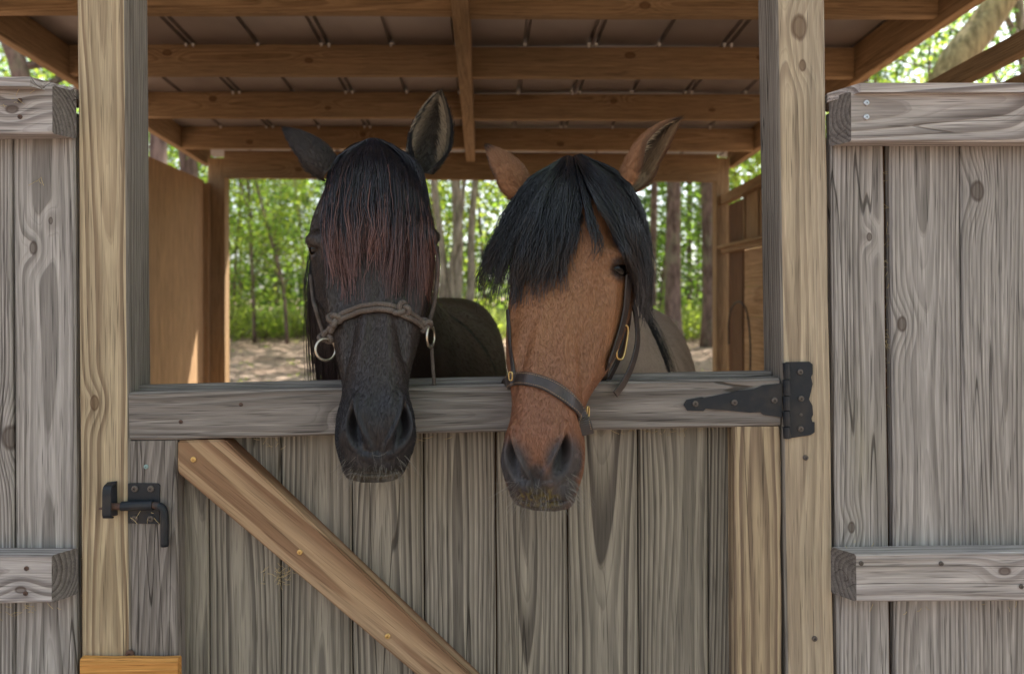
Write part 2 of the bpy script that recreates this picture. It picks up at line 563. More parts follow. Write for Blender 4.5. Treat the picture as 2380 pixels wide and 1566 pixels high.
# front posts: four inches square, slightly out of plumb
def vpost(u_top, u_bot, d, width, thick, mat, parent, z0=0.0, z1=2.55, v_top=0, v_bot=1566, **k):
    a, b = at(u_top, v_top, d), at(u_bot, v_bot, d)
    t = (b - a)
    f = lambda z: a + t * ((z - a.z) / t.z)
    return plank('post', f(z0), f(z1), width, thick, mat, parent, **k)
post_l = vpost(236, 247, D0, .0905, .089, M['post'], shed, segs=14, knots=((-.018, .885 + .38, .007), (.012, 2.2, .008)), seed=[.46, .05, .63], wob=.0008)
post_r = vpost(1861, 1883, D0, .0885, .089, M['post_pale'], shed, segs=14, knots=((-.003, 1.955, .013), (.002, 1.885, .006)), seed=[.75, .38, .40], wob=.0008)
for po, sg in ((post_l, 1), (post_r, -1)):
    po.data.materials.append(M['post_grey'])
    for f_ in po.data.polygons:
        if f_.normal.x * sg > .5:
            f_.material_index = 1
# rear posts
for (xa, xb, sd_) in ((-1.856, -1.74, .2), (1.572, 1.66, .7)):
    plank('post', ((xa + xb) / 2, 4.87, .12), ((xa + xb) / 2, 4.87, 2.42), xb - xa, .09, M['frame'], shed, seed=[sd_, .5, .4])
# edge rafters and centre rafter, sloping down to the rear
def rafter(x0, x1, zb, slope, h, d0=1.15, d1=5.0, mat='frame', **k):
    za, zc = rel(zb - slope * (d0 - 2.48)), rel(zb - slope * (d1 - 2.48))
    xm = (x0 + x1) / 2
    # normal downwards: the visible face is the underside
    return plank('rafter', (xm, d0, za), (xm, d1, zc), abs(x1 - x0), h, M[mat], shed, normal=(0, 0, -1), **k)
rafter(-1.93, -1.885, 1.058, .047, .15)
rafter(1.69, 1.735, 1.04, .047, .165)
rafter(-.113, -.052, 1.045, .047, .155, d1=4.83, seed=[.5, .9, .5])
# purlins, hung between the rafters
for i, d in enumerate((1.46, 2.07, 2.68, 3.29, 3.90, 4.51)):
    zb = purl_z(d)
    for side, (x0, x1) in enumerate(((-1.883, -.115), (-.050, 1.688))):
        dz = .008 if side == 0 else -.004
        kn = ((.03 * random.choice((-1, 1)), random.uniform(.3, .8), .012), (random.uniform(-.02, .03), random.uniform(1.0, 1.5), .010))
        plank('purlin', (x0, d, zb + .07 + dz), (x1, d, zb + .068 + dz), .138, .038, M['frame'], shed, knots=kn, wob=.0015)
# roof sheets: ribbed metal, ribs run down the slope
def roof_top(d):
    return purl_z(d) + .139 + .006
def roof_sheet(x0, ribs, wid, lap=0):
    prof = []
    xc = x0
    pts = [(x0, 0)]
    for (xr, wr) in ribs:
        pts += [(xr - wr, 0), (xr - wr * .55, .019), (xr + wr * .55, .019), (xr + wr, 0)]
    pts.append((x0 + wid + .03, 0))
    pts = [(min(max(a, -1.955), 1.765), h) for (a, h) in pts if -2.0 < a < 1.8 or h == 0]
    V, F = [], []
    for layer in (0, .0012):
        for d in (1.1, 5.25):
            for (x, h) in pts:
                V.append((x, d, roof_top(d) + h + layer + lap * .002))
    n = len(pts)
    for i in range(n - 1):
        F.append((i, n + i, n + i + 1, i + 1))
        F.append((2 * n + i, 2 * n + i + 1, 3 * n + i + 1, 3 * n + i))
    return solid('roof_sheet', V, F, M['metal_roof'], shed)
ribx = []
x = (445 - VPX) * 3.29 / FP
x -= .304 * 3
k = 0
while x < 2.0:
    ribx.append((x, k % 2))
    x += .304
    k += 1
for q in range(0, len(ribx), 3):
    rs = []
    for (xr, dbl) in ribx[q:q + 3]:
        if dbl:
            rs += [(xr - .015, .011), (xr + .017, .011)]
        else:
            rs += [(xr, .013)]
    x0 = ribx[q][0] - .152
    if x0 < 1.7 and x0 + .909 > -1.9:
        roof_sheet(x0, [r for r in rs if -1.9 < r[0] < 1.7], .909, (q // 3) % 2)
    # fastener points poking through beside the purlins
for d in (3.29, 3.90, 4.51):
    for (xr, dbl) in ribx:
        if xr < -1.85 or xr > 1.66 or random.random() < .12:
            continue
        for off in ((-.016, .018) if dbl else (0,)):
            p = Vector((xr + off + random.uniform(-.004, .004), d - .018, roof_top(d) - .001))
            ln = random.uniform(.012, .020)
            V, F = tube_vf([p, p + Vector((0, 0, -ln * .6)), p + Vector((0, -.001, -ln))], [.0070, .0065, .003], 6)
            solid('screw_tip', V, F, M['tip'], shed)
# rear header beam
plank('header_beam', (-1.738, 4.85, rel(.925)), (1.57, 4.85, rel(.90)), .185, .038, M['frame'], shed, knots=((-.02, 2.85, .02), (.03, .5, .012)), seed=[.3, .7, .6])
# left side wall: plywood sheets on the outside
plank('plywood_sheet', (-1.872, 4.30, .10), (-1.872, 4.30, rel(.815)), 1.10, .014, M['ply'], shed, normal=(1, 0, 0), seed=[.3, .2, .55], wob=0)
plank('plywood_sheet', (-1.872, 3.13, .10), (-1.872, 3.13, rel(.815)), 1.21, .014, M['ply'], shed, normal=(1, 0, 0), seed=[.7, .2, .45], wob=0)
plank('plywood_sheet', (-1.872, 1.93, .10), (-1.872, 1.93, rel(.815)), 1.17, .014, M['ply'], shed, normal=(1, 0, 0), seed=[.2, .6, .45], wob=0)
plank('corner_stud', (-1.84, 4.859, .1), (-1.84, 4.859, rel(.80)), .036, .05, M['ply'], shed, normal=(1, 0, 0))
# right side wall: rails inside, boards outside
def rrail(za, zb, wd, th, d0=1.5, d1=4.865, mat='frame', **k):
    return plank('wall_rail', (1.598, d0, za), (1.598, d1, zb), wd, th, M[mat], shed, normal=(-1, 0, 0), **k)
rrail(rel(.80), rel(.685), .062, .05)
rrail(rel(.362), rel(.352), .048, .05)
plank('wall_shelf', (1.598, 1.5, rel(.3875)), (1.598, 4.86, rel(.377)), .05, .022, M['frame'], shed, normal=(0, 0, 1))
plank('corner_stud', (1.64, 4.70, .1), (1.64, 4.70, rel(.65)), .26, .02, M['frame_dark'], shed, normal=(-1, 0, 0))
for k_ in range(14):
    y1 = 4.555 - k_ * .225
    plank('wall_board', (1.652, y1 - .105, rel(.38)), (1.652, y1 - .105, rel(.70)), .2235, .02, M['frame'], shed, normal=(-1, 0, 0))
    plank('batten', (1.640, y1 - .0, rel(.38)), (1.640, y1 - .0, rel(.69)), .022, .012, M['frame'], shed, normal=(-1, 0, 0), segs=2)
zt = rel(.33)
for hh in (.235, .185, .42, .42, .40):
    plank('wall_board', (1.65, 1.6, zt - hh / 2), (1.65, 4.57, zt - hh / 2), hh - .0012, .02, M['ply'], shed, normal=(-1, 0, 0), wob=0)
    zt -= hh
    if zt - .3 < 0:
        break
# new board nailed across the foot of the left post
fb = plank('foot_board', (at(186, 1600, 1.312).x, 1.312, at(0, 1586, 1.312).z), (at(413, 1600, 1.312).x, 1.312, at(0, 1585, 1.312).z), .085, .017, M['fresh'], shed, seed=[.4, .3, .2])
fb['label'] = 'fresh orange board across the foot of the post'
screw(at(303, 1518, D0) + Vector((0, -.001, 0)), .008, M['rust'], post_l)
for (u, v) in ((1872, 1063), (1893, 1483)):
    screw(at(u, v, D0) + Vector((0, -.0003, 0)), .005, M['screw'], post_r)

# ================================================================== fences left and right of the gate
def fence(name, label, boards, rails, cap, capends, xr, nails):
    f = empty('fence_panel', (xr, D0 + .02, 0), label, 'fence', 'fence panels flanking the gate')
    for (u0, u1, lean, kn, sd_, mat) in boards:
        d = D0 + .002 + random.uniform(0, .003)
        a = at((u0 + u1) / 2, 340, d)
        b = at((u0 + u1) / 2 + lean, 1270, d)
        t = (b - a) / (b.z - a.z)
        p0 = a + t * (.08 - a.z)
        p1 = a + t * (1.80 - a.z)
        plank('board', p0, p1, (u1 - u0 - 2.5) * d / FP, .021, M[mat], f, knots=kn, seed=sd_, segs=10, wob=.001)
    out = []
    for (pa, pb, hgt, th, sd_, kn, bv) in rails:
        out.append(plank('rail', pa, pb, hgt, th, M['fence_rail'], f, seed=sd_, knots=kn, segs=8, chamfer=.003, wob=.0012, bev=bv))
        out[-1].data.materials.append(M['end_grain'])
        for f_ in list(out[-1].data.polygons)[-2:]:
            f_.material_index = 1
    pa, pb = capends
    V, F = prism(cap, 0, 0)
    return f, out
# right panel
fr_boards = [(1930, 2055, 12, ((.020, 1.49, .004), (-.02, .955, .006)), [.1, .8, .55], 'fence'),
             (2067, 2231, 10, ((-.045, 1.33, .008), (.01, 1.62, .0)), [.55, .12, .62], 'fence'),
             (2233, 2400, 6, ((-.035, 1.575, .010),), [.35, .15, .32], 'fence'),
             (2403, 2568, 5, (), None, 'fence'), (2571, 2740, 4, (), None, 'fence'), (2744, 2905, 4, (), None, 'fence'),
             (2908, 3075, 4, (), None, 'fence'), (3078, 3250, 4, (), None, 'fence')]
RF = 1.290
ra = at(1978, 272, RF); rb = at(3350, 270, RF)
la = at(1990, 1343, RF); lb = at(3350, 1330, RF)
fR, rails = fence('r', 'grey board fence panel on the hinge side of the gate', fr_boards,
                  [(ra, rb, .0895, .041, [.62, .22, .75], ((-.005, .36, .010),), (.020, 0)), (la, lb, .086, .041, [.4, .7, .45], ((-.01, .265, .007),), (.026, 0))],
                  [], (0, 0), 1.2, [])
for (u, v) in ((2013, 240), (2013, 273)):
    screw(at(u, v, RF) + Vector((0, -.0005, 0)), .0052, M['zinc'], rails[0], 'nail')
for (u, v) in ((2187, 1309), (2001, 1308), (2373, 1362)):
    screw(at(u, v, RF) + Vector((0, -.0005, 0)), .0042, M['screw'], rails[1], 'nail')
def cap(fp, xz, d0, d1, th):
    """board lying on the top rail; xz = plan outline (x, y) list, z at top"""
    V = [(x, y, z) for (x, y, z) in xz] + [(x, y, z - th) for (x, y, z) in xz]
    n = len(xz)
    F = [tuple(range(n)), tuple(range(2 * n - 1, n - 1, -1))]
    for i in range(n):
        k = (i + 1) % n
        F.append((i, n + i, n + k, k))
    o = solid('cap_board', V, F, M['fence_rail'], fp)
    o.data.transform(Matrix.Rotation(math.radians(90), 4, 'Y').inverted())
    o.matrix_basis = o.matrix_basis @ Matrix.Rotation(math.radians(90), 4, 'Y')
    o['seed'] = [random.random() for _ in range(3)]
    o['knot_a'] = [0., 0., 0.]
    o['knot_b'] = [0., 0., 0.]
    return o
zc = at(0, 193, 1.278).z
x0 = at(2000, 0, 1.278).x
cap(fR, [(x0, 1.278, zc), (1.68, 1.278, zc), (1.68, 1.40, zc), (.642, 1.40, zc - .003), (.634, 1.330, zc - .003)], 0, 0, .0165)
for (u, wd_) in ((2062, .05), (1926, .03)):
    plank('backing_strip', at(u + 14, 2400, D0 + .026), at(u, 330, D0 + .026), wd_, .02, M['frame_dark'], fR, segs=2)
# left panel
fl_boards = [(30, 174, 4, ((-.020, 1.47, .007), (.012, 1.52, .004)), [.45, .6, .55], 'fence'),
             (-138, 27, 4, ((.06, 1.12, .012),), [.8, .3, .45], 'fence'),
             (-305, -142, 4, (), None, 'fence'), (-475, -309, 4, (), None, 'fence'), (-645, -479, 3, (), None, 'fence'), (-815, -649, 3, (), None, 'fence'),
             (-985, -819, 3, (), None, 'fence'), (-1155, -989, 3, (), None, 'fence'), (-1290, -1159, 3, (), None, 'fence')]
ra = at(122, 255, RF); rb = at(-1300, 258, RF)
la = at(120, 1346, RF); lb = at(-1300, 1346, RF)
fL, railsl = fence('l', 'grey board fence panel on the latch side of the gate', fl_boards,
                   [(rb, ra, .087, .041, [.2, .35, .6], ((.0, 1.02, .007),), (0, .020)), (lb, la, .086, .041, [.7, .55, .5], ((.018, 1.035, .006),), (0, .024))],
                   [], (0, 0), -1.3, [])
for r_, uvs in ((railsl[0], ((47, 234), (47, 272))), (railsl[1], ((62, 1320), (60, 1378)))):
    for (u, v) in uvs:
        screw(at(u, v, RF) + Vector((0, -.0005, 0)), .0042, M['rust'], r_, 'nail')
for u in (28, 180):
    plank('backing_strip', at(u + 5, 2400, D0 + .027), at(u, 320, D0 + .027), .03, .02, M['frame_dark'], fL, segs=2)
zc = at(0, 179, 1.272).z
x0 = at(70, 0, 1.272).x
cap(fL, [(-1.84, 1.272, zc + .002), (x0, 1.272, zc), (-.752, 1.325, zc - .004), (-.752, 1.40, zc - .004), (-1.84, 1.40, zc)], 0, 0, .0165)

# ================================================================== the gate
gate = empty('stall_gate', (-.05, 1.37, .12), 'weathered grey plank stall gate with tan diagonal brace', 'gate')
bounds = [(405, 483), (485, 650), (652, 816), (818, 983), (985, 1151), (1153, 1318), (1320, 1482), (1484, 1645), (1647, 1812)]
gs = [[.3, .9, .6], [.62, .75, .42], [.3, .95, .5], [.55, .8, .55], [.55, .05, .66], [.72, .45, .45], [.45, .98, .5], [.25, .92, .48], [.1, .25, .7]]
GB = 1.370
for (u0, u1), s_ in zip(bounds, gs):
    um = (u0 + u1) / 2
    a, b = at(um, 1000, GB), at(um + 3, 1566, GB)
    t = (b - a) / (b.z - a.z)
    plank('board', a + t * (.14 - a.z), a + t * (1.268 - a.z), (u1 - u0 - 1.3) * GB / FP, .020, M['gate'], gate, seed=s_, segs=10, wob=.0007)
for (u0, u1) in bounds[:-1]:  # unseen dark strips added behind the seams to stop slits of light
    a, b = at(u1 + 1, 1000, GB + .0215), at(u1 + 4, 1566, GB + .0215)
    t = (b - a) / (b.z - a.z)
    plank('batten', a + t * (.16 - a.z), a + t * (1.275 - a.z), .024, .012, M['frame_dark'], gate, segs=2)
rail = plank('top_rail', at(300, 968, D0), at(1813, 934, D0), .0885, .038, M['gate_rail'], gate, seed=[.5, .8, .5], segs=14, chamfer=.004,
             knots=((.01, .40, .007), (.0, 1.08, .0)))
capr = plank('top_strip', at(300, 914, D0) + Vector((0, .050, .010)), at(1813, 880, D0) + Vector((0, .050, .010)), .022, .0145, M['gate_rail'], gate, normal=(0, -.0, 1), segs=8, chamfer=.002)
# stiles
sl = plank('stile', at(363, 1900, D0 + .002), at(354, 1024, D0 + .002), .0875, .037, M['gate_rail'], gate, seed=[.35, .85, .6], segs=10)
sr = plank('stile', at(1767, 1900, D0 + .002), at(1760, 991, D0 + .002), .0865, .037, M['stile'], gate, seed=[.5, .02, .72], segs=10)
# diagonal brace with mitred ends
def brace():
    L = [(412, 1024), (522, 1022), (1092, 1566), (1450, 1908), (1450, 1990), (1330, 1990), (965, 1566), (412, 1098)]
    A = at(412, 1060, D0 + .001)
    B = at(1028, 1566, D0 + .001)
    a = (B - A).normalized()
    yv = Vector((0, 1, 0))
    xv = yv.cross(a).normalized()
    Mw = Matrix(((xv.x, 0, a.x, A.x), (xv.y, 1, a.y, A.y), (xv.z, 0, a.z, A.z), (0, 0, 0, 1)))
    inv = Mw.inverted()
    pts = [inv @ at(u, v, D0 + .001) for (u, v) in L]
    bm = bmesh.new()
    f_ = [bm.verts.new((p.x, 0, p.z)) for p in pts]
    b_ = [bm.verts.new((p.x, .0375, p.z)) for p in pts]
    n = len(pts)
    bm.faces.new(f_)
    bm.faces.new(b_[::-1])
    for i in range(n):
        k = (i + 1) % n
        bm.faces.new((f_[i], b_[i], b_[k], f_[k]))
    bmesh.ops.recalc_face_normals(bm, faces=bm.faces)
    bmesh.ops.bevel(bm, geom=[e for e in bm.edges if any(abs(v.co.y) < 1e-6 for v in e.verts)], offset=.003, segments=2, affect='EDGES')
    me = bpy.data.meshes.new('brace')
    bm.to_mesh(me)
    bm.free()
    me.materials.append(M['brace'])
    o = bpy.data.objects.new('brace', me)
    o['seed'] = [.55, .1, .44]
    o['knot_a'] = [0., 0., 0.]
    o['knot_b'] = [0., 0., 0.]
    return link(o, Mw, gate)
br = brace()
for (u, v) in ((450, 1067), (697, 1282), (901, 1477)):
    screw(at(u, v, D0 + .001) + Vector((0, -.0003, 0)), .0052, M['brass_screw'], br)
screw(at(340, 1084, D0 + .002) + Vector((0, -.0003, 0)), .0042, M['green_screw'], sl)
for (u, v) in ((420, 980), (880, 955), (560, 940)):
    screw(at(u, v, D0) + Vector((0, .0004, 0)), .0038, M['rust'], rail)
# strap hinge (outline read in the photograph, real size)
def zp(x, y):
    p = at((1600 + x / 1.7176) * .97143, (700 + y / 1.7176) * .97143, D0)
    return (p.x, p.z)
strap = [(60, 460), (75, 483), (140, 485), (150, 475), (240, 483), (330, 492), (375, 490), (385, 500), (462, 511), (462, 372), (385, 380), (350, 395), (300, 400), (220, 416), (145, 432), (135, 428), (72, 440)]
V, F = prism([zp(*p) for p in strap], D0 - .0035, D0 - .0006)
hinge = solid('strap_hinge', V, F, M['iron'], gate)
leaf = [(486, 598), (580, 583), (596, 572), (596, 530), (587, 530), (583, 515), (590, 500), (587, 462), (573, 437), (581, 408), (588, 375), (582, 346), (588, 332), (588, 294), (575, 283), (480, 285)]
V, F = prism([zp(*p) for p in leaf], D0 - .0034, D0 - .0006)
hl = solid('hinge_leaf', V, F, M['iron'], hinge)
for (ya, yb) in ((288, 352), (356, 420), (424, 480), (484, 545), (549, 596)):
    a, b = zp(478, ya), zp(482, yb)
    V, F = tube_vf([(a[0], D0 - .005, a[1]), (b[0], D0 - .005, b[1])], .0063, 10)
    solid('hinge_knuckle', V, F, M['iron'], hinge, smooth=False)
for (x, y) in ((106, 455), (266, 450), (430, 441)):
    p = zp(x, y)
    screw((p[0], D0 - .0035, p[1]), .0058, M['screw'], hinge)
for (x, y) in ((536, 325), (540, 434), (538, 558), (540, 500)):
    p = zp(x, y)
    screw((p[0], D0 - .0034, p[1]), .0055 if y != 500 else .003, M['screw'], hinge)
# slide latch on the gate
LD = D0 + .002
def LP(u, v, off=0):
    p = at(u, v, LD)
    return Vector((p.x, LD - off, p.z))
pl = [LP(300, 1122), LP(300, 1214), LP(371, 1216), LP(373, 1127), LP(368, 1122)]
V, F = prism([(p.x, p.z) for p in pl], LD - .0035, LD - .0003)
latch = solid('latch_plate', V, F, M['iron'], gate)
V, F = tube_vf([LP(290, 1172, .011), LP(362, 1170, .011)], .0088, 12)
solid('latch_barrel', V, F, M['iron'], latch, smooth=False)
bp = catmull([LP(252, 1173, .011), LP(300, 1172, .011), LP(350, 1170, .011), LP(374, 1171, .011), LP(386, 1180, .011), LP(389, 1200, .011), LP(389, 1230, .011), LP(389, 1264, .011)], 34)
V, F = tube_vf(bp[:16], .0062, 10)
solid('latch_bolt', V, F, M['rust'], latch, smooth=True)
V, F = tube_vf(bp[14:], [.0060] + [.0070] * 19, 10)
solid('latch_handle', V, F, M['iron'], latch, smooth=True)
for (u, v) in ((316, 1134), (353, 1134), (316, 1203), (353, 1203)):
    screw(LP(u, v, .0035), .0062, M['screw'], latch)
# catch bracket on the post
V1, F1 = prism([(at(250, 1200, D0).x, at(0, 1200, D0).z), (at(274, 1200, D0).x, at(0, 1196, D0).z), (at(272, 1117, D0).x, at(0, 1117, D0).z), (at(250, 1120, D0).x, at(0, 1120, D0).z)], D0 - .0035, D0 - .0003)
cx = at(262, 0, D0).x
cpts = [(cx, D0 - .001, at(0, 1122, D0).z), (cx, D0 - .014, at(0, 1124, D0).z), (cx, D0 - .020, at(0, 1132, D0).z), (cx, D0 - .021, at(0, 1160, D0).z), (cx, D0 - .021, at(0, 1192, D0).z), (cx, D0 - .012, at(0, 1197, D0).z)]
def strip(pts, wv, wid, th, tw=None):
    """flat bar swept along pts; wv = width direction (vector or list), tw = thickness direction list"""
    P = [Vector(p) for p in pts]
    n = len(P)
    V, F = [], []
    for i in range(n):
        t = (P[min(i + 1, n - 1)] - P[max(i - 1, 0)]).normalized()
        wdir = Vector(wv[i] if isinstance(wv, list) else wv)
        wdir = (wdir - t * wdir.dot(t)).normalized()
        nn = t.cross(wdir)
        ww = wid[i] if hasattr(wid, '__len__') else wid
        e = th * .3
        for (a, b) in ((-ww / 2 + e, -th / 2), (ww / 2 - e, -th / 2), (ww / 2, 0), (ww / 2 - e, th / 2), (-ww / 2 + e, th / 2), (-ww / 2, 0)):
            V.append(P[i] + wdir * a + nn * b)
    for i in range(n - 1):
        for j in range(6):
            k = (j + 1) % 6
            F.append((i * 6 + j, i * 6 + k, (i + 1) * 6 + k, (i + 1) * 6 + j))
    F.append((5, 4, 3, 2, 1, 0))
    F.append(tuple((n - 1) * 6 + j for j in range(6)))
    return V, F
V2, F2 = strip(catmull(cpts, 14), (1, 0, 0), .017, .003)
V, F = merge((V1, F1), (V2, F2))
solid('latch_catch', V, F, M['iron'], post_l)
V, F = tube_vf([at(236, 1178, D0) + Vector((0, -.009, 0)), at(254, 1177, D0) + Vector((0, -.010, 0))], [.0016, .003], 6)
solid('bolt_tip', V, F, M['rust'], post_l)
# loop of dark wire hanging on the right wall
wp = catmull([(1.57, 4.62, 1.18), (1.55, 4.55, 1.36), (1.56, 4.45, 1.45), (1.585, 4.35, 1.40), (1.59, 4.3, 1.15), (1.58, 4.32, .85), (1.575, 4.40, .80)], 26)
V, F = tube_vf(wp, .0055, 6)
tag(solid('hanging_cord', V, F, M['leather'], smooth=True), 'dark loop of cord hanging on the inner board wall', 'cord')

# ================================================================== horses
CAMP = Vector((0, 0, CZ))
def P3(p):
    return np.array(p if not (len(p) == 4) else at(*p[:3]))
def sm(x, a, b):
    t = np.clip((x - a) / (b - a), 0, 1)
    return t * t * (3 - 2 * t)
def pn(V, f, ph=0):
    """cheap smooth noise -1..1"""
    x, y, z = V[:, 0] * f, V[:, 1] * f, V[:, 2] * f
    return (np.sin(x * 1.7 + 2.1 * np.sin(y * 1.3 + ph)) + np.sin(y * 1.9 + 1.7 * np.sin(z * 1.1 + ph * 2)) + np.sin(z * 1.6 + 1.9 * np.sin(x * 1.2 + ph * 3))) / 3
def loft(rings, per, nseg):
    """rings: list of (T, B, L, W, c, pf, pb); per: samples for each interval"""
    A = np.array([np.concatenate([r[0], r[1], r[2], [r[3], r[4], r[5], r[6]]]) for r in rings], float)
    rows, tau = [], []
    n = len(A)
    for k in range(n - 1):
        m_ = per[k]
        p1, p2 = A[k], A[k + 1]
        p0 = A[k - 1] if k > 0 else 2 * p1 - p2
        p3 = A[k + 2] if k + 2 < n else 2 * p2 - p1
        for j in range(m_ + (1 if k == n - 2 else 0)):
            f = j / m_
            rows.append(.5 * (2 * p1 + (p2 - p0) * f + (2 * p0 - 5 * p1 + 4 * p2 - p3) * f * f + (3 * p1 - p0 - 3 * p2 + p3) * f ** 3))
            tau.append(k + f)
    R = np.array(rows)
    tau = np.array(tau)
    ph = np.linspace(0, 2 * np.pi, nseg, endpoint=False)
    ph = ph - .25 * np.sin(2 * ph) * .5
    side = np.where(ph <= np.pi, 1.0, -1.0)
    q = np.where(ph <= np.pi, ph, 2 * np.pi - ph)
    T, B, L = R[:, 0:3], R[:, 3:6], R[:, 6:9]
    L = L / np.linalg.norm(L, axis=1, keepdims=True)
    W = np.maximum(R[:, 9], .002)
    c, pf, pb = R[:, 10], R[:, 11], R[:, 12]
    cq = np.cos(q)[None, :]
    front = (q <= np.pi / 2)[None, :]
    s = np.where(front, c[:, None] * (1 - cq), c[:, None] + (1 - c[:, None]) * (-cq))
    p = np.where(front, pf[:, None], pb[:, None])
    x = W[:, None] * np.maximum(np.sin(q)[None, :], 0) ** p * side[None, :]
    V = T[:, None, :] + (B - T)[:, None, :] * s[:, :, None] + L[:, None, :] * x[:, :, None]
    nr = len(R)
    V = V.reshape(-1, 3)
    i = np.arange(nr * nseg).reshape(nr, nseg)
    j = np.roll(i, -1, 1)
    Fq = np.stack([i[:-1], j[:-1], j[1:], i[1:]], -1).reshape(-1, 4)
    # caps
    V = np.concatenate([V, V[:nseg].mean(0, keepdims=True), V[-nseg - 0:].mean(0, keepdims=True)])
    c0, c1 = nr * nseg, nr * nseg + 1
    F3 = np.concatenate([Fq[:, [0, 1, 2]], Fq[:, [0, 2, 3]],
                         np.stack([i[0], np.full(nseg, c0), j[0]], -1), np.stack([i[-1], j[-1], np.full(nseg, c1)], -1)])
    TT = np.concatenate([np.repeat(tau, nseg), [0, tau[-1]]])
    Q = np.concatenate([np.tile(q, nr), [0, 0]])
    SD = np.concatenate([np.tile(side, nr), [0, 0]])
    return V, F3, TT, Q, SD
def vnormals(V, F):
    n = np.cross(V[F[:, 1]] - V[F[:, 0]], V[F[:, 2]] - V[F[:, 0]])
    N = np.zeros_like(V)
    for k in range(3):
        np.add.at(N, F[:, k], n)
    return N / np.maximum(np.linalg.norm(N, axis=1, keepdims=True), 1e-12)
def bvh_of(V, F):
    return BVHTree.FromPolygons([tuple(v) for v in V], [tuple(f) for f in F.tolist()])
def hit(bvh, u, v):
    d = (at(u, v, 1.0) - CAMP).normalized()
    loc, nor, i, dist = bvh.ray_cast(CAMP, d)
    if loc is None:
        return None, None
    if nor.dot(d) > 0:
        nor = -nor
    return loc, nor
class Sculpt:
    def __init__(s, V, F):
        s.V, s.F = V, F
        s.N = vnormals(V, F)
        cen = s.V.mean(0)
        s.bvh = bvh_of(V, F)
        s.dark = np.zeros(len(V))
    def refresh(s):
        s.N = vnormals(s.V, s.F)
        s.bvh = bvh_of(s.V, s.F)
    def frame(s, u, v, rot):
        p, n = hit(s.bvh, u, v)
        if p is None:
            return None
        n = Vector(n)
        up = Vector((0, 0, 1))
        y = (up - n * up.dot(n)).normalized()
        x = y.cross(n)
        c_, s_ = math.cos(rot), math.sin(rot)
        return np.array(p), np.array(x * c_ + y * s_), np.array(y * c_ - x * s_), np.array(n)
    def local(s, u, v, rot=0):
        fr = s.frame(u, v, rot)
        if fr is None:
            return None
        p, x, y, n = fr
        D = s.V - p
        return D @ x, D @ y, D @ n, n
    def bump(s, u, v, ru, rv, amp, rot=0, rn=.05):
        l = s.local(u, v, rot)
        if l is None:
            print('miss', u, v)
            return
        a, b, c, n = l
        wgt = np.exp(-((a / ru) ** 2 + (b / rv) ** 2 + (c / rn) ** 2))
        s.V = s.V + s.N * (amp * wgt)[:, None]
    def nostril(s, u, v, ru, rv, amp, rot, curve, sgn):
        """sunk comma-shaped opening with a raised rim"""
        l = s.local(u, v, rot)
        if l is None:
            print('nostril miss', u, v)
            return
        a, b, c, n = l
        near = np.exp(-(np.maximum(np.abs(c) - .03, 0) / .012) ** 2)
        aa = a - curve * b * b / .03 * sgn
        wid = ru * (1 + .25 * np.clip(-b / rv, -1, 1))
        e = np.sqrt((aa / wid) ** 2 + (b / rv) ** 2)
        top = sm(b / rv, -.75, .35)
        dent = (1 - sm(e, .40, 1.02)) * (.38 + .62 * top)
        med = sm(a * sgn / ru, -.2, .8)
        rim = np.exp(-((e - 1.22) / .24) ** 2) * (.6 + .9 * med)
        s.V = s.V - (n[None, :] * .75 + s.N * .25) * (amp * dent * near)[:, None] + s.N * (.0038 * rim * near)[:, None]
        s.dark = np.maximum(s.dark, (1 - sm(e, .65, 1.08)) * near * (.10 + .90 * sm(b / rv, -.35, .5)))

